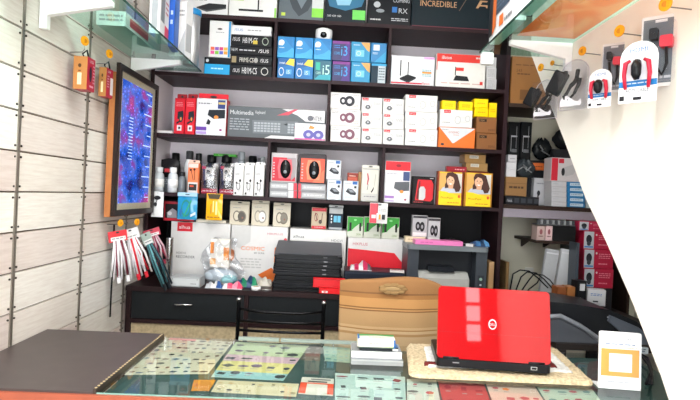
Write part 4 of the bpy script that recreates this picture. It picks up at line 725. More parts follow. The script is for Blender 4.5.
softpack('black_pouch', 'crumpled black pouch behind the pink box on the printer', 441, 458, 236, 3.38, .035, ['#1c1c1f', '#2a2a2e', '#151518'], .08, base=PT)
m = M(); m.box(-.055, -.012, 0, .055, .012, .016, mat('#2a2a2c', .4)); m.prints((-.055, -.012, .016), (.11, 0, 0), (0, .024, 0), [('r', .55, .05, .98, .95, '#e3e3e3'), ('e', .75, .5, .08, .3, '#55565a')]); m.prints((-.055, -.012, 0), (.11, 0, 0), (0, 0, .016), [('r', .55, 0, .98, 1, '#e3e3e3')])
c = atpz(463, PT, 3.27); o = m.build('battery_pack', None, (c.x+.015, 3.27, PT+.0004), -.5); tag(o, 'black strip pack with a white label right of the pink box', 'pack')
softpack('blue_pouch', 'blue patterned pouch on the right corner of the printer', 472, 490, 240, 3.27, .045, ['#1f3f6a', '#3a6a9a', '#16304f', '#4a7fae'], .07, base=PT)
bx('leaning_cardboard', 'brown cardboard sheet leaning beside the printer at the post', 488.5, 493.5, 262, CT, '#a5825a', (), Y=3.24, d=.2, cat='cardboard')

# ================================================================ CHAIRS BEHIND THE COUNTER
c0, c1 = atpz(238, .8, 2.80), atpz(323, .8, 2.80); cw = c1.x-c0.x; X = (c0.x+c1.x)/2; zt = at(238, 300, 2.8).z; k1 = mat('#101012', .22, .3)
r = root('metal_chair', 'black tubular metal chair with a barred back, seen over the counter', 'chair', (X, 2.80, 0))
for s in (-1, 1):
    M().tube([(s*cw/2, .03, 0), (s*cw/2, 0, .45), (s*cw/2, -.0, .7), (s*cw/2, .0, zt-.01), (s*cw/2, 0, zt)], .011, k1, 10).build('back_post', r)
    M().lathe([(.013, zt-.002), (.013, zt+.008), (.006, zt+.014), (0, zt+.015)], mat('#c9c9c9', .2, 1), 12, (s*cw/2, 0)).build('post_cap', r)
    M().tube([(s*cw/2, .35, 0), (s*cw/2, .35, .45)], .011, k1, 8).build('leg', r)
for py, sag in ((310, .012), (322, 0), (331.5, 0), (344, 0)):
    z = at(280, py, 2.8).z; M().tube([(-cw/2, 0, z), (-cw/4, -.012, z-sag), (0, -.016, z-sag), (cw/4, -.012, z-sag), (cw/2, 0, z)], .008, k1, 8).build('back_bar', r)
M().rbox(-cw/2+.005, .02, .44, cw/2-.005, .37, .48, .03, mat('#1b1b1e', .5)).build('seat', r)
# towel-covered chair
c0, c1 = atpz(339, .95, 2.62), atpz(442, .95, 2.62); w = c1.x-c0.x; X = (c0.x+c1.x)/2; zt = at(390, 280, 2.62).z; zb = .48
tm = bpy.data.materials.new('striped_towel'); tm.use_nodes = True; nt = tm.node_tree; p = nt.nodes['Principled BSDF']; p.inputs['Roughness'].default_value = .9
tc = nt.nodes.new('ShaderNodeTexCoord'); sx = nt.nodes.new('ShaderNodeSeparateXYZ'); mr = nt.nodes.new('ShaderNodeMapRange'); mr.inputs[1].default_value = zt-.40; mr.inputs[2].default_value = zt
cr = nt.nodes.new('ShaderNodeValToRGB'); cr.color_ramp.interpolation = 'CONSTANT'; els = cr.color_ramp.elements
bands = [(0, '#b59468'), (.1, '#c2a47c'), (.32, '#a98355'), (.35, '#c6a880'), (.385, '#9c7445'), (.40, '#c2a075'), (.43, '#b08c60'), (.62, '#7d5630'), (.635, '#b88a56'), (.65, '#7d5630'), (.665, '#b58550'), (.78, '#9a6b3c'), (.83, '#7b5430'), (.85, '#94693f')]
els[0].position = 0; els[0].color = lin(bands[0][1])+(1,); els[1].position = .1; els[1].color = lin(bands[1][1])+(1,)
for a, b in bands[2:]: e = els.new(a); e.color = lin(b)+(1,)
nz = nt.nodes.new('ShaderNodeTexNoise'); nz.inputs['Scale'].default_value = 160; nb = nt.nodes.new('ShaderNodeBump'); nb.inputs['Strength'].default_value = .4; nb.inputs['Distance'].default_value = .003
nt.links.new(tc.outputs['Object'], sx.inputs[0]); nt.links.new(sx.outputs['Z'], mr.inputs[0]); nt.links.new(mr.outputs[0], cr.inputs[0]); nt.links.new(cr.outputs[0], p.inputs['Base Color'])
nt.links.new(tc.outputs['Object'], nz.inputs['Vector']); nt.links.new(nz.outputs['Fac'], nb.inputs['Height']); nt.links.new(nb.outputs[0], p.inputs['Normal'])
r = root('office_chair', 'chair back draped with a brown and tan striped towel', 'chair', (X, 2.62, 0))
def back(s, t):       # closed sheet round the backrest: t goes up the rear side, over, and down the other
    u = s-.5; hw = w*(1-.02*math.cos(PI*t)); top = zt-.025*(2*abs(u))**5-.01*math.sin(7*s)
    if t < .46: q = t/.46; y = -.055*math.cos(PI*u*.9)*(.6+.5*math.sin(PI*q)); z = zb+(top-zb)*q
    elif t < .54: q = (t-.46)/.08; y = -.035*math.cos(PI*q)*math.cos(PI*u*.9)+0; z = top+.012*math.sin(PI*q)
    else: q = (1-t)/.46; y = .035*math.cos(PI*u*.9)*(.7+.4*math.sin(PI*q)); z = zb+(top-zb)*q
    return (u*hw*(1-.06*(1-min(1, max(0, (z-zb)/(zt-zb))))), y+.004*math.sin(13*s+5*t), z)
M().grid(28, 44, back, tm).build('towel', r)
m = M(); 
for k in range(9): a = 2*PI*k/9; m.ball((.05*math.cos(a), -.058-.002*(k % 2), zt-.035+.02*math.sin(a)), .024, .0035, .010, mat('#94754c', .9), 8, 5)
m.ball((0, -.060, zt-.035), .045, .0035, .012, mat('#a0835a', .9), 10, 5); m.build('embroidery', r)
M().rbox(-w/2+.07, -.014, zb+.01, w/2-.07, .012, zt-.06, .05, mat('#2a2a2c', .6), 'y').build('backrest', r)
M().rbox(-.24, .04, .42, .24, .5, .50, .05, mat('#2a2a2c', .6)).build('seat', r)
M().tube([(0, .25, .1), (0, .25, .42)], .03, mat('#3a3a3c', .3, .8), 12).build('gas_column', r)
for i in range(5): a = 2*PI*i/5+.3; M().tube([(0, .25, .12), (.26*math.cos(a), .25+.26*math.sin(a), .05)], [.03, .018], mat('#1c1c1e', .4), 8).build('base_arm', r); M().ball((.26*math.cos(a), .25+.26*math.sin(a), .028), .022, .022, .028, mat('#151516', .4)).build('caster', r)
M().tube([(0, .25, .45), (0, .10, .44), (0, .026, .55), (0, .022, .7)], .018, mat('#1c1c1e', .4), 8).build('back_bracket', r)

# ================================================================ ON THE COUNTER
def onk(px, py): return atz(px, py, KZ)
# fleece mat
fl, frt, br, bl = onk(409, 378), onk(597, 386.5), onk(556, 350), onk(406, 346)
mc = (fl+frt+br+bl)/4; r = root('fleece_mat', 'shaggy cream mat with maroon and white inner stripes under the red laptop', 'mat', (mc.x, mc.y, KZ))
def quad(s, t): a = fl.lerp(frt, s); b = bl.lerp(br, s); q = a.lerp(b, t)-mc; return q.x, q.y
def ring(a0, a1, z, mt, seed, amp=.004, corner=.0):
    pass
shag = mat('#cbb896', .95, var=.62, scale=70, bump=1.0); white = mat('#e6dfd8', .95, var=.4, scale=60, bump=1.0); mar = mat('#6a2422', .9, var=.2, scale=90, bump=.6)
rr = random.Random(5); nz_ = [[rr.uniform(0, 1) for _ in range(73)] for _ in range(41)]
def matf(s0, s1, t0, t1, zz, amp, nu, nv, mt, name):
    def f(a, b):
        s = s0+(s1-s0)*a; t = t0+(t1-t0)*b; x, y = quad(s, t); e = min(a, 1-a, b, 1-b)
        R_ = .05; cs, ct_ = min(s, 1-s), min(t, 1-t)
        h = zz+amp*nz_[int(b*40)][int(a*72)] if e > 0 else .001
        if s0 == 0 and t0 == 0 and cs < R_ and ct_ < R_*1.6:      # round the corners
            k = .35*(1-cs/R_)*(1-ct_/(R_*1.6))*.04; x += (k if s < .5 else -k); y += (k if t < .5 else -k)*.6
        return (x, y, h)
    return M().grid(nu, nv, f, mt).build(name, r)
matf(0, 1, 0, 1, .012, .005, 72, 40, shag, 'fleece_border')
matf(.10, .93, .2, .86, .0185, .004, 60, 30, white, 'white_centre')
for s0, s1, t0, t1 in ((.085, .17, .24, .32), (.80, .855, .24, .84)): matf(s0, s1, t0, t1, .0235, .002, 10, 10, mar, 'maroon_stripe')
# red laptop
MZ = KZ+.0262
P0, P1 = atz(436.5, 366, MZ), atz(551, 374, MZ)
lw_ = (P1-P0).length; ang = math.atan2(P1.y-P0.y, P1.x-P0.x); c = (P0+P1)/2
r = root('red_laptop', 'open glossy red laptop seen from behind its lid on the fleece mat', 'laptop', (c.x, c.y, MZ), ang)
hw = lw_/2; dk2 = mat('#17181b', .35)
M().rbox(-hw, 0, 0, hw, .27, .030, .015, dk2).build('base', r)
m = M(); m.box(-hw+.02, .03, .0302, hw-.02, .20, .0315, mat('#0f1012', .4))
m.build('keyboard', r)
m = M(); m.box(hw-.075, -.0012, .010, hw-.052, .002, .022, mat('#c9c9c9', .3, .6)); m.prints((hw-.0725, -.0012, .012), (.018, 0, 0), (0, 0, .008), [('r', 0, 0, 1, 1, '#1b1b1d')]); m.build('port', r)
M().box(-hw+.06, -.0012, .016, -hw+.085, .002, .020, mat('#8a8a8e', .3)).build('vent_slot', r)
top = at(498, 287.5, c.y).z; tilt = math.radians(13); LH = .272
red = mat('#a80008', .3, .0, .05, 3, coat=1.0, spec=.08)
lid = bpy.data.objects.new('lid', None)
m = M(); m.rbox(-hw-.0, -.008, 0, hw+.0, .004, LH, .016, red, 'y', 5)
lo = m.build('lid', r, (0, .012, .030), (-tilt, 0, 0))
m = M(); m.rbox(-hw+.001, .0042, .001, hw-.001, .010, LH-.001, .015, dk2, 'y', 5); m.box(-hw+.02, .0102, .02, hw-.02, .0106, LH-.02, mat('#0b0c10', .1)); m.build('screen', lo)
m = M(); m.prints((-hw, -.008, 0), (2*hw, 0, 0), (0, 0, LH), [('o', .49, .5, .036, .072, '#e9d9da'), ('o', .49, .5, .036, .072, '#e9d9da'), ('t', 'DELL', .468, .482, .034, '#f1e6e6', .044)]); m.build('round_logo', lo)
m = M(); m.box(-hw+.002, -.0084, LH*.36, hw-.002, -.0079, LH*.364, mat('#8f0a12', .3)); m.build('seam', lo)
for s in (-1, 1): M().tube([(s*hw*.75-.03, .010, .032), (s*hw*.75+.03, .010, .032)], .008, dk2, 10).build('hinge', r)
# card boxes
def kb(name, label, p0, p1, base, h, d, col, spec, side=None, top=(), rz=None, group=None):
    A0, B0 = atz(p0[0], p0[1], base), atz(p1[0], p1[1], base); w = (B0-A0).length; a = math.atan2(B0.y-A0.y, B0.x-A0.x) if rz is None else rz; m = M()
    m.box(-w/2, 0, 0, w/2, d, h, mat(col, .4)); m.prints((-w/2, 0, 0), (w, 0, 0), (0, 0, h), spec)
    if top: m.prints((-w/2, 0, h), (w, 0, 0), (0, d, 0), top)
    c = (A0+B0)/2; o = m.build(name, None, (c.x, c.y, base+.0005), a); return tag(o, label, 'box', group), base+.0005+h
o, z1 = kb('flat_box', 'long flat silver grey box at the bottom of the card box pile', (351, 364.5), (403, 366.5), KZ, .020, .13, '#9fa2a2', [('r', 0, .75, 1, 1, '#c9cbca')], top=[('r', 0, 0, 1, 1, '#7b8083')])
o, z2 = kb('flat_box', 'flat bright white box in the middle of the card box pile', (351.5, 357.5), (401.5, 359.5), z1, .026, .115, '#f6f6f6', [('r', 0, 0, 1, .06, '#c9c9c9')], top=[('r', 0, 0, 1, 1, '#8f9496')])
o, z3 = kb('card_box', 'dark card box under the green and white one near the chair', (360, 350.8), (398, 351.6), z2, .014, .08, '#33383c', [('r', 0, .6, 1, 1, '#1f2a30'), ('r', .85, 0, 1, .7, '#e6e6e6')], top=[('r', 0, 0, 1, 1, '#2b68a8')])
o, z4 = kb('card_box', 'green and white visiting card box with blue edge, topmost in the pile', (357.5, 347.5), (395, 349), z3, .034, .07, '#e3e0d2', [('p', [(.3, 0), (.6, .1), (1, .2), (1, 0)], '#9ab85a'), ('r', 0, 0, 1, .12, '#58645a'), ('l', .3, .4, .7, .6, 1, '#8a8a84'), ('r', .96, 0, 1, 1, '#2b68a8')],
          top=[('p', [(0, 1), (1, 1), (1, .7), (.5, .8), (.2, .7), (0, .6)], '#3f9a4a'), ('r', 0, 0, .05, 1, '#2b68a8'), ('l', .3, .3, .7, .5, 1, '#9a9a94')])
# payment stand with its pattern square left out
a0, b0 = onk(601, 390), onk(637, 389); w = (b0-a0).length; zt = at(615, 334, a0.y).z; H = zt-KZ
r = root('payment_stand', 'white acrylic payment card stand with an orange panel on the counter', 'stand', ((a0.x+b0.x)/2, (a0.y+b0.y)/2, KZ+.0018), -.12)
m = M(); m.rbox(-w/2, -.003, 0, w/2, .003, H, .008, mat('#f6f5f6', .3), 'y')
m.prints((-w/2, -.003, 0), (w, 0, 0), (0, 0, H), [('r', .05, .22, .95, .70, '#ee9f4e'), ('r', .24, .3, .78, .62, '#f4f2ee'), ('t', 'amazon', .28, .86, .035, '#8d8d95', .46), ('l', .15, .76, .85, .80, 1, '#7d8ba5'), ('l', .1, .715, .9, .735, 1, '#b58a5a'), ('l', .2, .1, .8, .14, 1, '#b9b9c0')]); m.build('card', r, (0, 0, 0), (-.08, 0, 0))
m = M(); m.prism([(-.004, 0), (.06, 0), (.06, .004), (.004, .006)], -w/2, w/2, mat('#e9e9ec', .2), 'x'); m.build('foot', r)

# ================================================================ GOODS HANGING ON THE LEFT WALL
TAGC = '#f0a418'
def whook(r, off, L, sgn=1, tagz=.0, size=.022):
    """steel hook from the wall along x, with its round price disc on the tip"""
    m = M(); m.tube([(0, 0, 0), (L*sgn, 0, .004), ((L+.012)*sgn, 0, .018)], .0022, mat('#9a9a9a', .3, 1), 6); h = m.build('wall_hook', r, off)
    m = M(); m.tube([((L+.010)*sgn-.002*sgn, 0, .012+tagz), ((L+.010)*sgn+.002*sgn, -.0015, .012+tagz)], size, mat(TAGC, .35), 18, False); m.build('price_disc', h)
    m = M(); m.tube([((L+.010)*sgn+.002*sgn, -.0016, .012+tagz), ((L+.010)*sgn+.0026*sgn, -.002, .012+tagz)], size*.45, mat('#c87a10', .4), 12, False); m.build('price_mark', h)
for i, (Y, xa, xb, w_, py0, py1, hk) in enumerate(((2.40, -1.212, -1.150, .075, 56, 89, 39), (2.66, -1.215, -1.178, .075, 67, 96, 52))):
    px = (80, 101)[i]; zt = at(px, py0, Y).z; zb = at(px, py1, Y).z; h = zt-zb; cx_ = (xa+xb)/2; ww = xb-xa
    r = root('charger_box', ['orange and crimson gadget box hanging on the plank wall, nearer the front', 'orange and crimson gadget box with white end hanging nearer the glowing display'][i], 'box', (cx_, Y, zb), 0, 'boxes hanging on the plank wall')
    m = M(); m.box(-ww/2, 0, 0, ww/2, w_, h, mat('#b01232', .35))
    m.prints((-ww/2, 0, 0), (ww, 0, 0), (0, 0, h), [('r', 0, 0, 1, 1, '#b87a44'), ('r', .3, .14, .6, .5, '#f0d9b0'), ('e', .45, .72, .12, .06, '#5a3a20'), ('r', .35, .55, .55, .58, '#5a3a20')])
    m.prints((ww/2, 0, 0), (0, w_, 0), (0, 0, h), [('e', .4, .5, .16, .24, '#20202a'), ('r', .28, .1, .8, .16, '#e0a0b0'), ('t', 'USB', .25, .84, .08, '#f0d9dd', .45), ('l', .68, .2, .92, .8, 6, '#e0a0b0')] if i == 0 else [('t', 'USB', .15, .84, .08, '#f0d9dd', .45), ('l', .1, .3, .4, .75, 5, '#e0a0b0'), ('r', .55, .1, .98, .7, '#eee6e6')])
    m.build('carton', r); M().tube([(0, .03, h), (-.01, .035, h+.02), (.012, .03, h+.035), (.02, .03, h)], .004, mat('#1b1b1d', .4), 6).build('hanging_loop', r)
    q = at((82, 102)[i], hk, Y); whook(r, (XL+.004-cx_, .03, h+.022), .055, 1, q.z-(zt+.022+.012), .022)
    M().tube([(XL+.069-cx_, .03, h+.034), (XL+.069-cx_, .03, q.z-zb)], .0018, mat('#b9b9b9', .3, 1), 6).build('disc_wire', r)
# cable packs
def cablepack(label, px, pyt, pyb, Y, x, wd, cols, tilt, headc, k=9, group='cable packs hanging under the display'):
    zt, zb = at(px, pyt, Y).z, at(px, pyb, Y).z; h = zt-zb; r = root('cable_pack', label, 'cable pack', (x, Y, zt), (0, tilt, math.radians(38)), group); rr = random.Random(int(px*10)); wd *= 1.15
    m = M(); m.box(-wd/2, -.004, -h*.2, wd/2, .004, 0, mat(headc, .4)); m.prints((-wd/2, -.004, -h*.2), (wd, 0, 0), (0, 0, h*.2), [('r', .1, .1, .9, .45, '#f2f0ee'), ('l', .15, .15, .85, .4, 1, '#8a8a8a'), ('e', .5, .85, .1, .08, '#3a3a3a')]); m.build('header_card', r)
    for j in range(k):
        x0 = -wd*.4+wd*.8*j/(k-1); y0 = rr.uniform(-.012, .004); m = M()
        m.tube([(x0*.6, y0, -h*.18), (x0*1.1+rr.uniform(-.008, .008), y0-.006, -h*.5), (x0*1.35+rr.uniform(-.012, .012), y0, -h*rr.uniform(.82, .97))], .0058, mat(cols[j % len(cols)], .35), 6); m.build('cable', r)
    for j in (-1, 1): M().rbox(j*wd*.25-.009, -.014, -h*.97, j*wd*.25+.009, .0, -h*.86, .003, mat(cols[-1], .4)).build('plug', r)
    m = M(); m.grid(4, 8, lambda s, t: (-wd/2+wd*s, -.012-.012*math.sin(PI*s)*math.sin(PI*t), -h*(.15+.85*t)), GL_CLEAR); m.build('clear_sleeve', r)
    return r
cablepack('white cable pack with a red head, hanging nearest the front', 121, 231, 285, 2.90, -1.19, .085, ['#e9e6e6', '#e4dfe0', '#7a2a3a', '#eceaea'], -.16, '#d6343c')
cablepack('red and white striped cable pack hanging behind the nearest one', 129, 229, 283, 2.965, -1.15, .08, ['#ece9e9', '#d8d4d4', '#f1efef', '#d02a38'], -.30, '#cfcfd0')
cablepack('white cable pack with a dark teal strap drooping lower than the rest', 141, 233, 298, 3.07, -1.10, .05, ['#3d6a70', '#2a3a44', '#6aa4a8', '#1f2529'], -.42, '#9aa8a0', 6)
cablepack('pink and maroon striped cable pack hanging furthest back under the display', 147, 229, 268, 3.14, -1.09, .085, ['#c9a3ac', '#8a2a44', '#d9c9cc', '#a8384e'], -.30, '#c04a5a')
for i, (px, py, Y) in enumerate(((120.5, 223, 2.90), (137, 222, 3.05))):
    c = at(px, py, Y); r = root('display_hook', 'orange disc tipped hook under the glowing display, %s' % ['left one', 'right one'][i], 'hook', (XL+.003, Y, c.z-.012), 0, 'hooks under the glowing display'); whook(r, (0, 0, 0), max(.02, c.x-XL-.013), 1, 0, .02)
m = M(); m.tube([(0, 0, 0), (.004, 0, -.2), (-.004, .01, -.36), (.0, .0, -.52)], .005, mat('#1b1b1d', .5), 6); o = m.build('power_cable', None, (XL+.022, 2.95, at(126, 225, 2.95).z)); tag(o, 'thin black cable running down the plank wall below the display', 'cable')

# ================================================================ GOODS ON THE GLASS SHELVES
GT = GZ+.0085
def gpack(name, label, X, Y, w, d, h, col, spec, rz=0, sspec=(), cat='box', base=GT):
    m = M(); m.box(-w/2, -d/2, 0, w/2, d/2, h, mat(col, .35)); m.prints((-w/2, -d/2, 0), (w, 0, 0), (0, 0, h), spec); m.prints((w/2, -d/2, 0), (0, d, 0), (0, 0, h), sspec)
    m.prints((-w/2, d/2, 0), (0, -d, 0), (0, 0, h), sspec)
    return tag(m.build(name, None, (X, Y, base+.0003), rz), label, cat)
gpack('phone_box', 'white box with a dark phone picture at the front of the left glass shelf', -.955, 2.74, .05, .20, .26, '#e9e9ea', [('r', .2, .1, .8, .8, '#9aa0a4')], .1, [('r', .12, .3, .5, .85, '#7d8388'), ('r', .55, .05, .98, .3, '#d8344a'), ('l', .6, .5, .9, .8, 3, '#c04a5a')])
gpack('blue_box', 'narrow royal blue box standing on the left glass shelf', -.94, 2.93, .03, .12, .34, '#1f5fc0', [('r', .1, .1, .9, .9, '#1a56b4'), ('l', .3, .3, .7, .6, 2, '#cfe0f6'), ('r', 0, .8, 1, 1, '#1c1c20')], .1, [('r', .1, .1, .8, .8, '#2b6fd0')])
gpack('white_box', 'leaning white and grey box between the blue box and silver pack', -.955, 3.11, .10, .08, .32, '#ededee', [('r', 0, 0, .4, .7, '#a5a7ab'), ('p', [(.4, 0), (1, 0), (1, .5)], '#d3d4d8'), ('l', .5, .7, .9, .85, 2, '#a9a9ad')], -.2, [('r', .1, .1, .9, .6, '#c9cacd')])
c = at(201, 60, 3.05); r = root('silver_pack', 'silver foil wrapped cylinder with a blue cap on the left glass shelf', 'pack', (-.945, 3.30, GT))
M().lathe([(.045, 0), (.048, .004), (.049, .1), (.047, .2), (.049, .315), (.046, .32)], mat('#b9bbbf', .3, .7, bump=.3, scale=14), 18).build('foil_body', r)
M().lathe([(.052, .312), (.054, .315), (.054, .345), (.05, .35), (0, .351)], mat('#1f86c4', .35), 18).build('blue_cap', r)
gpack('flat_white_box', 'low white carton near the wall on the left glass shelf', -1.12, 2.80, .14, .5, .07, '#dfe3e2', [('l', .1, .2, .9, .8, 2, '#9a9aa0')], 0, [('r', .1, .2, .6, .8, '#c04a5a')])
gpack('flat_red_box', 'low pale red carton near the wall, closer to the front of the glass', -1.12, 2.10, .14, .4, .06, '#d9b4b0', [('l', .1, .2, .9, .8, 2, '#9a5a5a')])
def atX(px, py, X): return atx(px, py, X)
q = atx(497, 30, .735)
gpack('keyboard_kit_box', 'white and orange box picturing a black keyboard on the right glass shelf', .735, 2.33, .05, .36, .27, '#ececee', [('r', .1, .1, .9, .9, '#e3e3e6')], 0, [('p', [(.22, .38), (.82, .38), (.82, .78), (.22, .78)], '#3a4a5c'), ('l', .28, .44, .78, .72, 4, '#5d6d80'), ('r', 0, .1, .16, 1, '#2a2c30'), ('p', [(.16, .95), (.3, .8), (.3, .2), (.16, .1)], '#e2742f'), ('r', .45, .12, .6, .3, '#e2742f'), ('l', .66, .08, .92, .2, 1, '#8a8a8e'), ('l', .86, .6, .96, .9, 2, '#55565a')])
gpack('white_box', 'tall white printed box nearest the camera on the right glass shelf', .735, 1.93, .05, .34, .27, '#f1f1f2', [('r', .1, .1, .9, .9, '#e9e9ea')], 0, [('l', .6, .1, .95, .3, 2, '#8a8a8e'), ('l', .2, .3, .5, .6, 3, '#a9a9ad')])
om = bpy.data.materials.new('translucent_orange'); om.use_nodes = True; nt = om.node_tree; nt.nodes.clear(); o_ = nt.nodes.new('ShaderNodeOutputMaterial'); tl = nt.nodes.new('ShaderNodeBsdfTranslucent'); df = nt.nodes.new('ShaderNodeBsdfDiffuse'); mx = nt.nodes.new('ShaderNodeMixShader'); mx.inputs[0].default_value = .25
tn = nt.nodes.new('ShaderNodeTexNoise'); tn.inputs['Scale'].default_value = 2.5; tn.inputs['Detail'].default_value = 0; rp = nt.nodes.new('ShaderNodeValToRGB'); rp.color_ramp.elements[0].color = lin('#f4753f')+(1,); rp.color_ramp.elements[0].position = .35; rp.color_ramp.elements[1].color = lin('#f99566')+(1,); rp.color_ramp.elements[1].position = .6
nt.links.new(tn.outputs['Fac'], rp.inputs[0])
for q in (tl, df): nt.links.new(rp.outputs[0], q.inputs[0])
nt.links.new(tl.outputs[0], mx.inputs[1]); nt.links.new(df.outputs[0], mx.inputs[2]); nt.links.new(mx.outputs[0], o_.inputs[0])
m = M(); m.grid(6, 20, lambda s, t: (-.135+.27*s, -.62+1.24*t, .0015+.004*math.sin(PI*s)*abs(math.sin(9*t))), om); tag(m.build('orange_sheet', None, (.928, 1.74, GT+.0002)), 'thin translucent orange sheet lying on the right glass shelf by the wall', 'sheet')
q = at(477, 43, 2.66); o = M().rbox(-.03, 0, -.03, .03, .03, .03, .008, mat('#fbfbf8', .4), 'y').build('shelf_clamp'); o.location = (.735, 2.605, GZ-.031); tag(o, 'small white clamp under the far corner of the right glass shelf', 'clamp')

# ================================================================ GOODS HANGING ON THE RIGHT PARTITION
def rroot(name, label, px, pyt, X, rz, cat='blister pack', group='packs hanging on the right partition'):
    q = atx(px, pyt, X); return root(name, label, cat, (X, q.y, q.z), math.radians(rz), group), q
def arch(w, h, r_=.5, n=8):     # card outline hanging below z=0, rounded head
    p = [(-w/2, -h), (w/2, -h)]
    for i in range(n+1): a = PI*i/n; p.append((w/2*math.cos(a), -w/2*r_+w/2*r_*math.sin(a)))
    return p
def rhook(px, py, X, r=.019, label=''):
    q = atx(px, py, X); L = XR-X; rt = root('display_hook', label, 'hook', (XR-.001, q.y, q.z-.012), 0, 'disc tipped hooks on the right partition'); whook(rt, (0, 0, 0), L-.012, -1, 0, r)
rhook(540.5, 67.5, .99, .019, 'orange disc tipped hook above the leftmost adapter pack')
rhook(552, 63, 1.01, .012, 'smaller orange disc tipped hook just right of the leftmost one')
rhook(582, 51, .99, .019, 'orange disc tipped hook above the second adapter pack')
rhook(619, 31, .985, .021, 'orange disc tipped hook above the small grey blister pack')
rhook(665, 4, .985, .022, 'orange disc tipped hook highest and nearest, above the large grey pack')
def clam(label, px, pyt, X, rz, w, h, seed):
    r, q = rroot('adapter_pack', label, px, pyt, X, rz, group='clear adapter packs on the right partition')
    m = M(); m.prism(arch(w, h, 1.0), -.001, .001, GL_BAG, 'y'); m.build('plastic_back', r)
    ol = arch(w, h, 1.0); m = M(); m.tube([(a, -.002, b_) for a, b_ in ol]+[(ol[0][0], -.002, ol[0][1])], .0022, mat('#c9c2c8', .25), 6); m.build('plastic_rim', r)
    m = M(); m.rbox(-w*.42, -.045, -h*.97, w*.42, -.002, -h*.08, .01, GL_CLEAR, 'y'); m.build('plastic_bubble', r)
    rr = random.Random(seed); b = mat('#1c1d20', .25)
    m = M(); m.T = Matrix.Rotation(.5, 4, 'Y'); m.rbox(-w*.34, -.040, -h*.78, w*.12, -.008, -h*.30, .012, b, 'x'); m.T = Matrix.Identity(4); m.build('power_adapter', r)
    m = M(); pts = [(w*.28*math.cos(t*.8)+rr.uniform(-.004, .004), -.02+rr.uniform(-.01, .01), -h*.62+h*.22*math.sin(t*.8+1)) for t in range(34)]; m.tube(pts, .0048, b, 6); m.build('coiled_cable', r)
    m = M(); m.grid(6, 4, lambda s, t: (-w*.36+w*.72*s, -.03-.006*math.sin(9*s+t*4), -h*.95+h*.22*t*(.7+.3*math.sin(6*s))), mat('#e3e1e2', .5)); m.build('paper_insert', r)
    for j in (-1, 1): M().tube([(j*w*.2, -.035, -h*.42), (j*w*.22, -.03, -h*.24)], .009, b, 8).build('plug', r)
clam('clear pack of black adapter and cables, leftmost on the right partition', 547, 80, 1.015, -52, .12, .19, 3)
clam('clear round topped pack with black adapter, second on the right partition', 576, 60, 1.015, -52, .125, .215, 8)
def hdmi(label, px, pyt, X, rz, w, h):
    r, q = rroot('hdmi_cable_pack', label, px, pyt, X, rz, 'cable pack', 'white round topped cable packs')
    m = M(); m.prism(arch(w, h, .9), -.001, .001, mat('#f1f1f3', .35), 'y')
    m.prints((-w/2, -.001, -h), (w, 0, 0), (0, 0, h), [('r', 0, .26, 1, .36, '#2277b8'), ('t', 'HDMI', .26, .82, .075, '#2a6cab', .46), ('t', 'HDMI CABLE', .2, .17, .06, '#33343a', .6), ('l', .2, .29, .8, .33, 1, '#e6f0f8'), ('r', .4, .04, .62, .09, '#26262a'), ('r', .03, .04, .16, .12, '#26262a')]); m.build('card', r)
    for s in (-1, 1):
        m = M(); m.tube([(s*w*.3, -.008, -h*.78), (s*w*.34, -.014, -h*.55), (s*w*.3, -.016, -h*.36), (s*w*.18, -.014, -h*.32)], [.005, .007, .008, .005], mat('#c8203c', .35), 8); m.build('red_cable', r)
    m = M(); m.tube([(0, -.014, -h*.34), (0, -.02, -h*.42), (0, -.02, -h*.56), (0, -.014, -h*.64)], [.012, .016, .015, .008], mat('#1b1b1e', .25), 10); m.build('plug', r)
    m = M(); m.grid(6, 6, lambda s, t: ((s-.5)*w*.86, -.004-.026*math.sin(PI*s)**.5*math.sin(PI*t)**.5, -h*.25-h*.5*t), GL_CLEAR); m.build('plastic_bubble', r)
hdmi('white round topped HDMI cable pack, smaller looking and further back', 601, 69, .985, -50, .085, .145)
hdmi('large looking white HDMI cable pack in front, beside the big grey pack', 640, 41, .968, -50, .115, .20)
def grey(label, px, pyt, X, rz, w, h, cc):
    r, q = rroot('grey_blister_pack', label, px, pyt, X, rz, group='grey blister packs on the right partition')
    m = M(); m.rbox(-w/2, -.001, -h, w/2, .001, 0, .008, mat('#d8d3d0', .4), 'y'); m.prints((-w/2, -.001, -h), (w, 0, 0), (0, 0, h), [('r', .05, .05, .95, .95, cc), ('r', .35, .9, .65, .94, '#e9e9ea'), ('l', .2, .08, .8, .16, 1, '#b9b9bd')]); m.build('card', r)
    m = M(); m.rbox(w*.02, -.03, -h*.48, w*.34, -.004, -h*.32, .006, mat('#d83a4a', .3), 'y'); m.build('red_plug', r)
    m = M(); m.tube([(w*.18, -.018, -h*.46), (w*.2, -.016, -h*.7), (w*.1, -.016, -h*.85), (-w*.1, -.016, -h*.7), (-w*.15, -.016, -h*.4)], .005, mat('#202024', .3), 8); m.build('cable', r)
    m = M(); m.rbox(-w*.26, -.028, -h*.36, -w*.04, -.004, -h*.2, .006, mat('#2a2a2e', .3), 'y'); m.build('black_plug', r)
    m = M(); m.rbox(-w*.42, -.031, -h*.94, w*.42, -.002, -h*.12, .012, GL_CLEAR, 'y'); m.build('plastic_bubble', r)
grey('small grey blister pack with a red plug behind the small HDMI pack', 615, 43, 1.045, -40, .085, .19, '#77777c')
grey('large tall grey blister pack with a red plug, nearest on the right partition', 662, 15, 1.045, -42, .115, .235, '#6f7478')

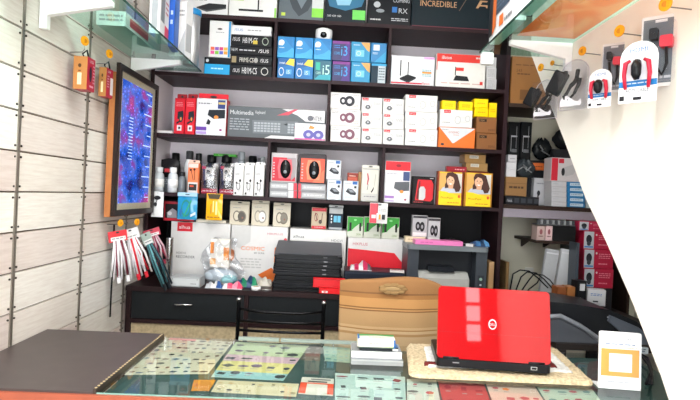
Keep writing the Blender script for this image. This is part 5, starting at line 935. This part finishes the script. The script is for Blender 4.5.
# ================================================================ SIDE ALCOVE BEYOND THE PARTITION
AY = 3.45; ax0, ax1 = SX1+.004, 2.0; wa = mat('#33251f', .5); zA_ = at(520, 103.5, AY).z; zB_ = at(545, 206, AY).z
al = root('alcove_shelf', 'dark shelving continuing into the side alcove past the partition', 'shelf', (ax0, AY, 0))
def ap(name, x0, y0, z0, x1, y1, z1, mt=wa): M().box(x0-ax0, y0-AY, z0, x1-ax0, y1-AY, z1, mt).build(name, al)
ap('shelf_board', ax0, AY, zA_-.025, ax1, YB-.002, zA_); ap('shelf_board', ax0, AY, zB_-.028, ax1, YB-.002, zB_)
ap('end_panel', ax1, AY, 0, ax1+.02, YB-.002, 2.9); ap('top_board', ax0, AY, 2.9, ax1+.02, YB-.002, 2.92)
ap('shelf_rail', ax0, AY-.004, zB_-.085, ax1, AY+.016, zB_-.029, mat('#8f8690', .5))
o, z = bx('kraft_carton', 'big brown cardboard carton high in the side alcove', 511, 548, 57, zA_, '#8f6235', [('l', .1, .8, .8, .85, 1, '#6a4522'), ('l', .15, .6, .5, .66, 1, '#5c3c1e'), ('r', .25, .08, .8, .3, '#6e4a28'), ('t', '243', .12, .68, .06, '#5c3c1e')], Y=AY+.02, d=.32)
# lower alcove shelf stock
y_ = AY+.02
o, z = bx('black_flat_box', 'long black box with faint panels, lowest in the alcove shelf', 505.5, 539, 196.5, zB_, '#1d1e22', [('r', .06+.2*i, .2, .2+.2*i, .8, '#3a3c42') for i in range(5)]+[('t', '/sus', .03, .3, .35, '#c9c9cc', .16)], Y=y_, d=.14); zb1 = z
bx('kraft_carton', 'brown carton with handwriting on the alcove shelf', 505.5, 527, 177, zb1, '#8d6840', [('l', .15, .3, .85, .55, 1, '#4a3220'), ('r', 0, .66, 1, .69, '#6d4e2e')], Y=y_, d=.14)
zk2 = at(513, 177, y_).z
o, z = bx('white_carton', 'small white carton stack base on the brown handwritten carton', 506, 516, 0, zk2, '#c9c8ca', (), h=.05, Y=y_+.02, d=.08)
o, z = bx('white_carton', 'small white carton in the middle of its pile in the alcove', 506.5, 516.5, 0, z, '#d9d8da', (), h=.05, Y=y_+.022, d=.08)
bx('white_carton', 'small white carton on top of its pile in the alcove', 508, 517, 0, z, '#cfcdd0', [('l', .2, .3, .8, .6, 1, '#8a8a8e')], h=.05, Y=y_+.02, d=.08, rz=.08)
bx('white_adapter_box', 'grey white box picturing a black plug, right of the brown handwritten carton', 533.5, 546, 178, zB_, '#c9c8cc', [('e', .4, .45, .14, .1, '#26262a'), ('r', .3, .3, .42, .42, '#26262a'), ('l', .2, .75, .8, .85, 1, '#8a8a90')], Y=y_+.16, d=.05)
for cidx, (a, b, cc, base) in enumerate(((551.5, 566.6, '#dbdade', None), (567.4, 585, '#2878b0', None))):
    z = zB_
    for i in range(5):
        o, z = bx('stacked_small_box', ['pale grey', 'blue and white'][cidx]+' small flat box, %s of five in the alcove pile' % ['bottom', 'second lowest', 'middle', 'second highest', 'top'][i], a, b, 0, z, cc, [('r', .14, .2, .9, .8, '#c6d9e6'), ('l', .2, .35, .8, .65, 1, '#6f93ad')] if cidx else [('r', .02, .9, .98, 1, '#b4b3b8'), ('l', .1, .3, .5, .6, 1, '#b9b8bd')], h=5.1/150.5, Y=y_, d=.12, group=['pale small boxes in the alcove', 'blue small boxes in the alcove'][cidx])
zp = z
z = zB_
for i in range(3):
    o, z = bx('white_carton', 'pale carton right of the blue boxes, %s of three' % lab3[i], 586, 604, 0, z, '#c9d6dc', [('l', .2, .3, .8, .6, 1, '#8fb0c4')], h=.056, Y=y_, d=.12, group='pale cartons by the blue boxes')
bx('camera_carton', 'white and red carton showing a bullet camera on the pile of small boxes', 551, 581, 158, zp, '#cdc6c8', [('r', 0, 0, .22, 1, '#c8283a'), ('r', .24, .78, .42, .98, '#c8283a'), ('p', [(.38, .3), (.42, .6), (.75, .75), (.9, .6), (.75, .3), (.5, .2)], '#b9b6b8'), ('e', .4, .4, .06, .18, '#2a2a2e'), ('l', .84, .4, .97, .6, 2, '#8a8a8e')], Y=y_, d=.12)
def blob(name, label, px, pyb, base, Y, w, h, d, col, cat='bag', spots=0, seed=1):
    c = atpz(px, base+h/2, Y); m = M(); rr = random.Random(seed); mm = mat(col, .25, bump=.6, scale=12)
    def f(s, t):
        a = 2*PI*s; e = math.sin(PI*(.04+.92*t))**.6*(1+.14*math.sin(3*a+seed)+.09*math.sin(7*a+5*t*3+seed)); return (w/2*e*math.cos(a), d/2*e*math.sin(a), h*t*(1+.08*math.sin(4*a+seed)*t))
    m.grid(26, 12, f, mm); r = root(name, label, cat, (c.x, Y+d/2+.01, base+.002)); m.build('film', r)
    for i in range(spots):
        x, z = rr.uniform(-.3, .3)*w, rr.uniform(.25, .75)*h; m = M(); m.tube([(x, -d*.52, z), (x+rr.uniform(-.03, .03), -d*.55, z+.02), (x+rr.uniform(-.03, .05), -d*.5, z-.015)], .004, mat('#8f9294', .3), 6); m.build('cable_end', r)
    return r
zc3 = zb1
o, zs1 = bx('dark_carton', 'dark carton behind the small white cartons on the alcove shelf', 507, 549, 160, zB_, '#26282c', (), Y=y_+.215, d=.15)
for i in range(2):
    o, zz_ = bx('black_gadget_box', 'glossy black box with white corner marks, %s of two in the alcove' % ['left', 'right'][i], 508.5+12*i, 519.5+12*i, 122, zs1, '#1a1b1d', [('r', .2, .2, .24, .6, '#c9c9cc'), ('r', .2, .6, .8, .64, '#c9c9cc'), ('l', .3, .1, .8, .3, 1, '#77787c'), ('r', .7, .3, .74, .9, '#9a9a9e')], Y=y_+.218, d=.1, group='glossy black boxes in the alcove')
blob('black_bag', 'bulky black plastic bag beside the glossy black boxes in the alcove', 544, 150, zs1+.012, y_+.23, .13, .15, .09, '#1b1e20', spots=2, seed=3)
o, zs2 = bx('dark_carton', 'dark carton supporting bags at the right of the alcove shelf', 552, 600, 150, zB_, '#2b2c30', (), Y=y_+.215, d=.15)
blob('black_bag', 'crumpled black bag behind the white and red camera carton', 571, 150, zs2, y_+.22, .18, .17, .12, '#202225', spots=2, seed=6)
blob('clear_wrapped_bag', 'shiny dark bag of cables between the white cartons and orange card', 527, 176, zb1+.125, y_+.05, .13, .13, .09, '#30363a', spots=4, seed=9)
z_ = at(541, 171, y_).z
bx('orange_card_box', 'small orange box on the grey white adapter box in the alcove', 530, 545.5, 163, at(539, 170.2, y_+.16).z, '#c8632a', [('l', .2, .3, .8, .6, 1, '#5a2a14')], Y=y_+.162, d=.045)
m = M(); m.box(-.06, .0, 0, .06, .05, .02, mat('#3a3b40', .4))
# lower table in the alcove
TZ = .80; tx0, tx1, ty0, ty1 = 1.16, 1.985, 2.60, 3.84
tb = root('alcove_table', 'dark low table holding equipment in the side alcove', 'table', ((tx0+tx1)/2, (ty0+ty1)/2, 0)); tmx, tmy = (tx0+tx1)/2, (ty0+ty1)/2; tw = mat('#2c2624', .5)
M().box(tx0-tmx, ty0-tmy, TZ-.03, tx1-tmx, ty1-tmy, TZ, tw).build('tabletop', tb)
for sx_ in (-1, 1):
    for sy_ in (-1, 1): M().box(sx_*(tx1-tx0)/2-(.05 if sx_ > 0 else 0), sy_*(ty1-ty0)/2-(.05 if sy_ > 0 else 0), 0, sx_*(tx1-tx0)/2+(.05 if sx_ < 0 else 0), sy_*(ty1-ty0)/2+(.05 if sy_ < 0 else 0), TZ-.031, tw).build('leg', tb)
# column of red camera boxes on a dark base
Yr = 3.40
o, z = bx('dark_carton', 'dark carton under the red boxes at the alcove table', 576, 612, 288, TZ, '#2a2a2e', (), Y=Yr, d=.3)
rs = [('r', 0, 0, .34, 1, '#c9ced6'), ('e', .17, .55, .1, .26, '#26282e'), ('e', .17, .3, .07, .14, '#3a3c44'), ('r', .02, .06, .32, .14, '#3f7fc0'), ('e', .42, .82, .03, .06, '#f2dfe2'), ('l', .5, .5, .9, .82, 3, '#e07a90'), ('l', .5, .15, .8, .3, 1, '#e07a90')]
hs_ = (at(594, 268, Yr).z-z)
for i in range(3):
    o, z = bx('red_camera_box', 'crimson box with a pale picture end, %s in the alcove column' % ['lowest', 'second lowest', 'third lowest'][i], 583.5, 613.5, 0, z, '#b51c3e', rs, h=(at(594, 249.5, Yr).z-at(594, 288, Yr).z)/2 if i < 2 else .12, Y=Yr+.002*i, d=.2, group='crimson camera boxes in the alcove')
bx('red_camera_box', 'crimson box with a pale picture end, topmost in the alcove column', 579, 607, 0, z, '#b8244a', rs, h=min(.115, zB_-.088-z), Y=Yr+.003, d=.2, group='crimson camera boxes in the alcove')
# shelf strip pack under the board
Yh = 3.44; zz2 = at(555, 226, Yh).z
al2 = root('wall_bracket_shelf', 'small grey wall ledge under the alcove shelf', 'ledge', (at(557, 226, Yh).x, Yh, zz2-.02)); wd = atpz(577, zz2, Yh).x-atpz(536, zz2, Yh).x
zlow = at(556, 241, Yh).z
al2.location.z = zlow-.02; M().box(-wd/2, 0, 0, wd/2, YB-.003-Yh, .0195, wa).build('ledge_board', al2)
for j in (-1, 1): M().prism([(.25, 0), (.41, 0), (.41, -.06)], j*wd*.3-.006, j*wd*.3+.006, wa, 'x').build('bracket', al2)
for i, (a, b, cc) in enumerate(((537, 545, '#b9a09a'), (545.6, 552.5, '#d3b4b4'))):
    bx('small_pack_box', 'small pink beige pack on the alcove ledge, %s of two' % ['left', 'right'][i], a, b, 226, zlow, cc, [('e', .5, .6, .2, .2, '#8a4a50'), ('l', .2, .15, .8, .35, 1, '#7a5a5a')], Y=Yh+.002, d=.1, group='pink beige packs on the ledge')
o, zd_ = bx('black_case', 'black case on the alcove ledge beside the pink beige packs', 553.2, 576, 226, zlow, '#17181a', (), Y=Yh+.002, d=.12)
r = root('connector_strip', 'grey pack of many little connectors lying above the alcove ledge', 'pack', (at(557, 222, Yh).x, Yh+.002, zd_+.0006)); M().box(-.135, 0, 0, .13, .09, .006, mat('#55585a', .4)).build('tray', r)
for j in range(13): M().rbox(-.126+.0195*j, .002, .0065, -.112+.0195*j, .03, .036, .003, mat('#9a9c9e' if j % 2 else '#4a4c50', .35), 'y').build('connector', r)
# silver foil packs, dark folders
for i, (px, lean, col) in enumerate(((547, .12, '#b9bbbe'), (562, .12, '#d3d5d8'))):
    Y = 3.40; zt = at(px, 249, Y).z; r = root('foil_pack', 'tall silver foil pack leaning on the alcove table, %s of two' % ['left', 'right'][i], 'pack', (atpz(px, .9, Y).x-.02, Y, TZ), (0, lean, 0), 'silver foil packs'); h = zt-TZ
    M().rbox(-.045, 0, .008, .04, .03, h, .008, mat(col, .35, .1, bump=.5, scale=20), 'y').build('foil_body', r)
    M().box(-.044, -.001, h-.03, .039, 0, h-.02, mat('#e3e3e6', .3, .4)).build('sealed_edge', r)
bx('dark_folder', 'black upright folder right of the silver foil packs', 571.5, 575, 246, TZ, '#1a1c1f', (), Y=3.41, d=.2, cat='folder')
bx('dark_folder', 'slate grey upright folder beside the crimson boxes', 575.4, 578, 243, TZ, '#3c4650', (), Y=3.28, d=.11, cat='folder')
bx('brown_carton_piece', 'leaning tan cardboard strip beside the shelf post in the alcove', 505.5, 508.5, 262, TZ, '#94744c', (), Y=3.55, d=.15, cat='cardboard')
o = M().rbox(-.03, 0, -.018, .03, .015, .018, .004, mat('#d9d7cf', .4), 'y').build('wall_socket', None, (at(532, 271, 3.8).x, YB-.0151, at(532, 271, 3.8).z)); tag(o, 'small cream wall socket low on the alcove wall', 'socket')
for i in range(4):
    q = [at(510+6*i, 290, 3.3+.05*i), at(513+8*i, 274+3*i, 3.3+.05*i), at(520+7*i, 270+2*i, 3.3+.05*i), at(529+7*i, 271+2*i, 3.3+.05*i), at(538+6*i, 278+i, 3.3+.05*i), at(548+4*i, 288, 3.3+.05*i)]
    o = M().tube([tuple(p) for p in q], .0045, mat('#16171a', .4), 6).build('black_cable'); tag(o, 'looping black cable behind the red laptop, %s of four loops' % ['shortest and leftmost', 'second from left', 'third from left', 'furthest right'][i], 'cable', 'looping black cables')
# near items on the table: kraft piece, black tray with boxes, white label box
o, z = bx('black_tray', 'black tray with small cartons right behind the red laptop', 545, 600, 305, TZ, '#202226', [('r', 0, .9, 1, 1, '#34373c')], Y=3.05, d=.2, cat='tray'); zt_ = z
bx('kraft_carton', 'small orange brown carton on the black tray, left of its twin', 557, 566, 287, zt_, '#8a4f2c', (), Y=3.06, d=.08); bx('kraft_carton', 'small orange brown carton on the black tray, right of its twin', 567, 575, 287, zt_, '#a3683a', (), Y=3.06, d=.08)
bx('kraft_carton', 'brown open carton edge just above the red laptop', 530, 552, 284, zt_, '#6b4429', (), Y=3.16, d=.07) if False else None
r_, _ = bx('white_gadget_box', 'small white box with blue print propped on the black tray', 588, 605, 290, zt_, '#d9dade', [('l', .15, .6, .8, .8, 2, '#3f6fb0'), ('r', .3, .2, .6, .3, '#33343a')], Y=3.055, d=.07, rz=-.25)
o, z = bx('black_gadget_box', 'black tilted box with a white sticker on the tray', 577, 587, 281, zt_, '#1b1c1f', [('r', .2, .6, .8, .9, '#e3e3e6'), ('r', .1, .1, .4, .3, '#d9d9dc')], Y=3.06, d=.07, rz=.1)
# large grey machine with black curved lid
c = atpz(612, TZ, 2.70); r = root('grey_scanner', 'wide grey machine with a curved black lid on the alcove table', 'machine', (1.56, 2.63, TZ))
def P2(l, Y=2.63): return [(at(a, b, Y).x-1.56, at(a, b, Y).z-TZ) for a, b in l]
def flo(l): return [(x, max(.001, z)) for x, z in P2(l)]
M().prism(flo([(553, 303), (575, 305), (612, 311), (640, 323), (664, 343), (664, 366), (553, 366)]), .03, .36, mat('#1b1d21', .35), 'y').build('body', r)
M().prism(flo([(546, 320), (560, 319), (580, 329), (600, 343), (608, 352), (608, 366), (546, 366)]), -.0, .029, mat('#55585f', .4), 'y').build('front_cover', r)
m = M(); m.tube([(x, .0, max(.016, z)) for x, z in P2([(546, 317), (560, 316), (580, 326), (600, 340), (611, 350)])], .013, mat('#80838a', .35), 8); m.build('curved_rim', r)
M().prism(flo([(612, 316), (640, 328), (660, 345), (660, 366), (640, 366), (626, 336), (610, 322)]), .012, .0295, mat('#5d6470', .35), 'y').build('side_cover', r)
for i in range(8):
    (x, z), = P2([(611+2.9*i, 318.5+1.3*i)]); M().box(x-.004, .0275, z-.003, x+.004, .0299, z+.003, mat('#c9ccd0', .3)).build('button', r)
o = M().rbox(-.06, 0, 0, .06, .006, .035, .004, mat('#c3ced6', .35), 'y').prints((-.06, 0, 0), (.12, 0, 0), (0, 0, .035), [('l', .1, .25, .9, .8, 2, '#55657a')]).build('label_holder', None, (atpz(641, .90, 2.55).x, 2.56, TZ+.0), -.15); o.location.z = TZ-.03; o.location.y = 2.585; tag(o, 'pale printed label strip on the alcove table edge', 'label')
for i in range(3):
    q = [atz(a, b, KZ+.008+.013*i) for a, b in ((646+3*i, 384), (652, 370+3*i), (648, 358+3*i), (637+2*i, 352+2*i), (628+2*i, 356), (631+2*i, 368-2*i), (641, 366-2*i))]
    o = M().tube([tuple(p) for p in q], .005, mat('#15161a', .4), 6).build('black_cable'); tag(o, 'black cable coiled on the counter beyond the payment stand, %s loop' % ['outer', 'middle', 'inner'][i], 'cable', 'cables coiled on the counter')
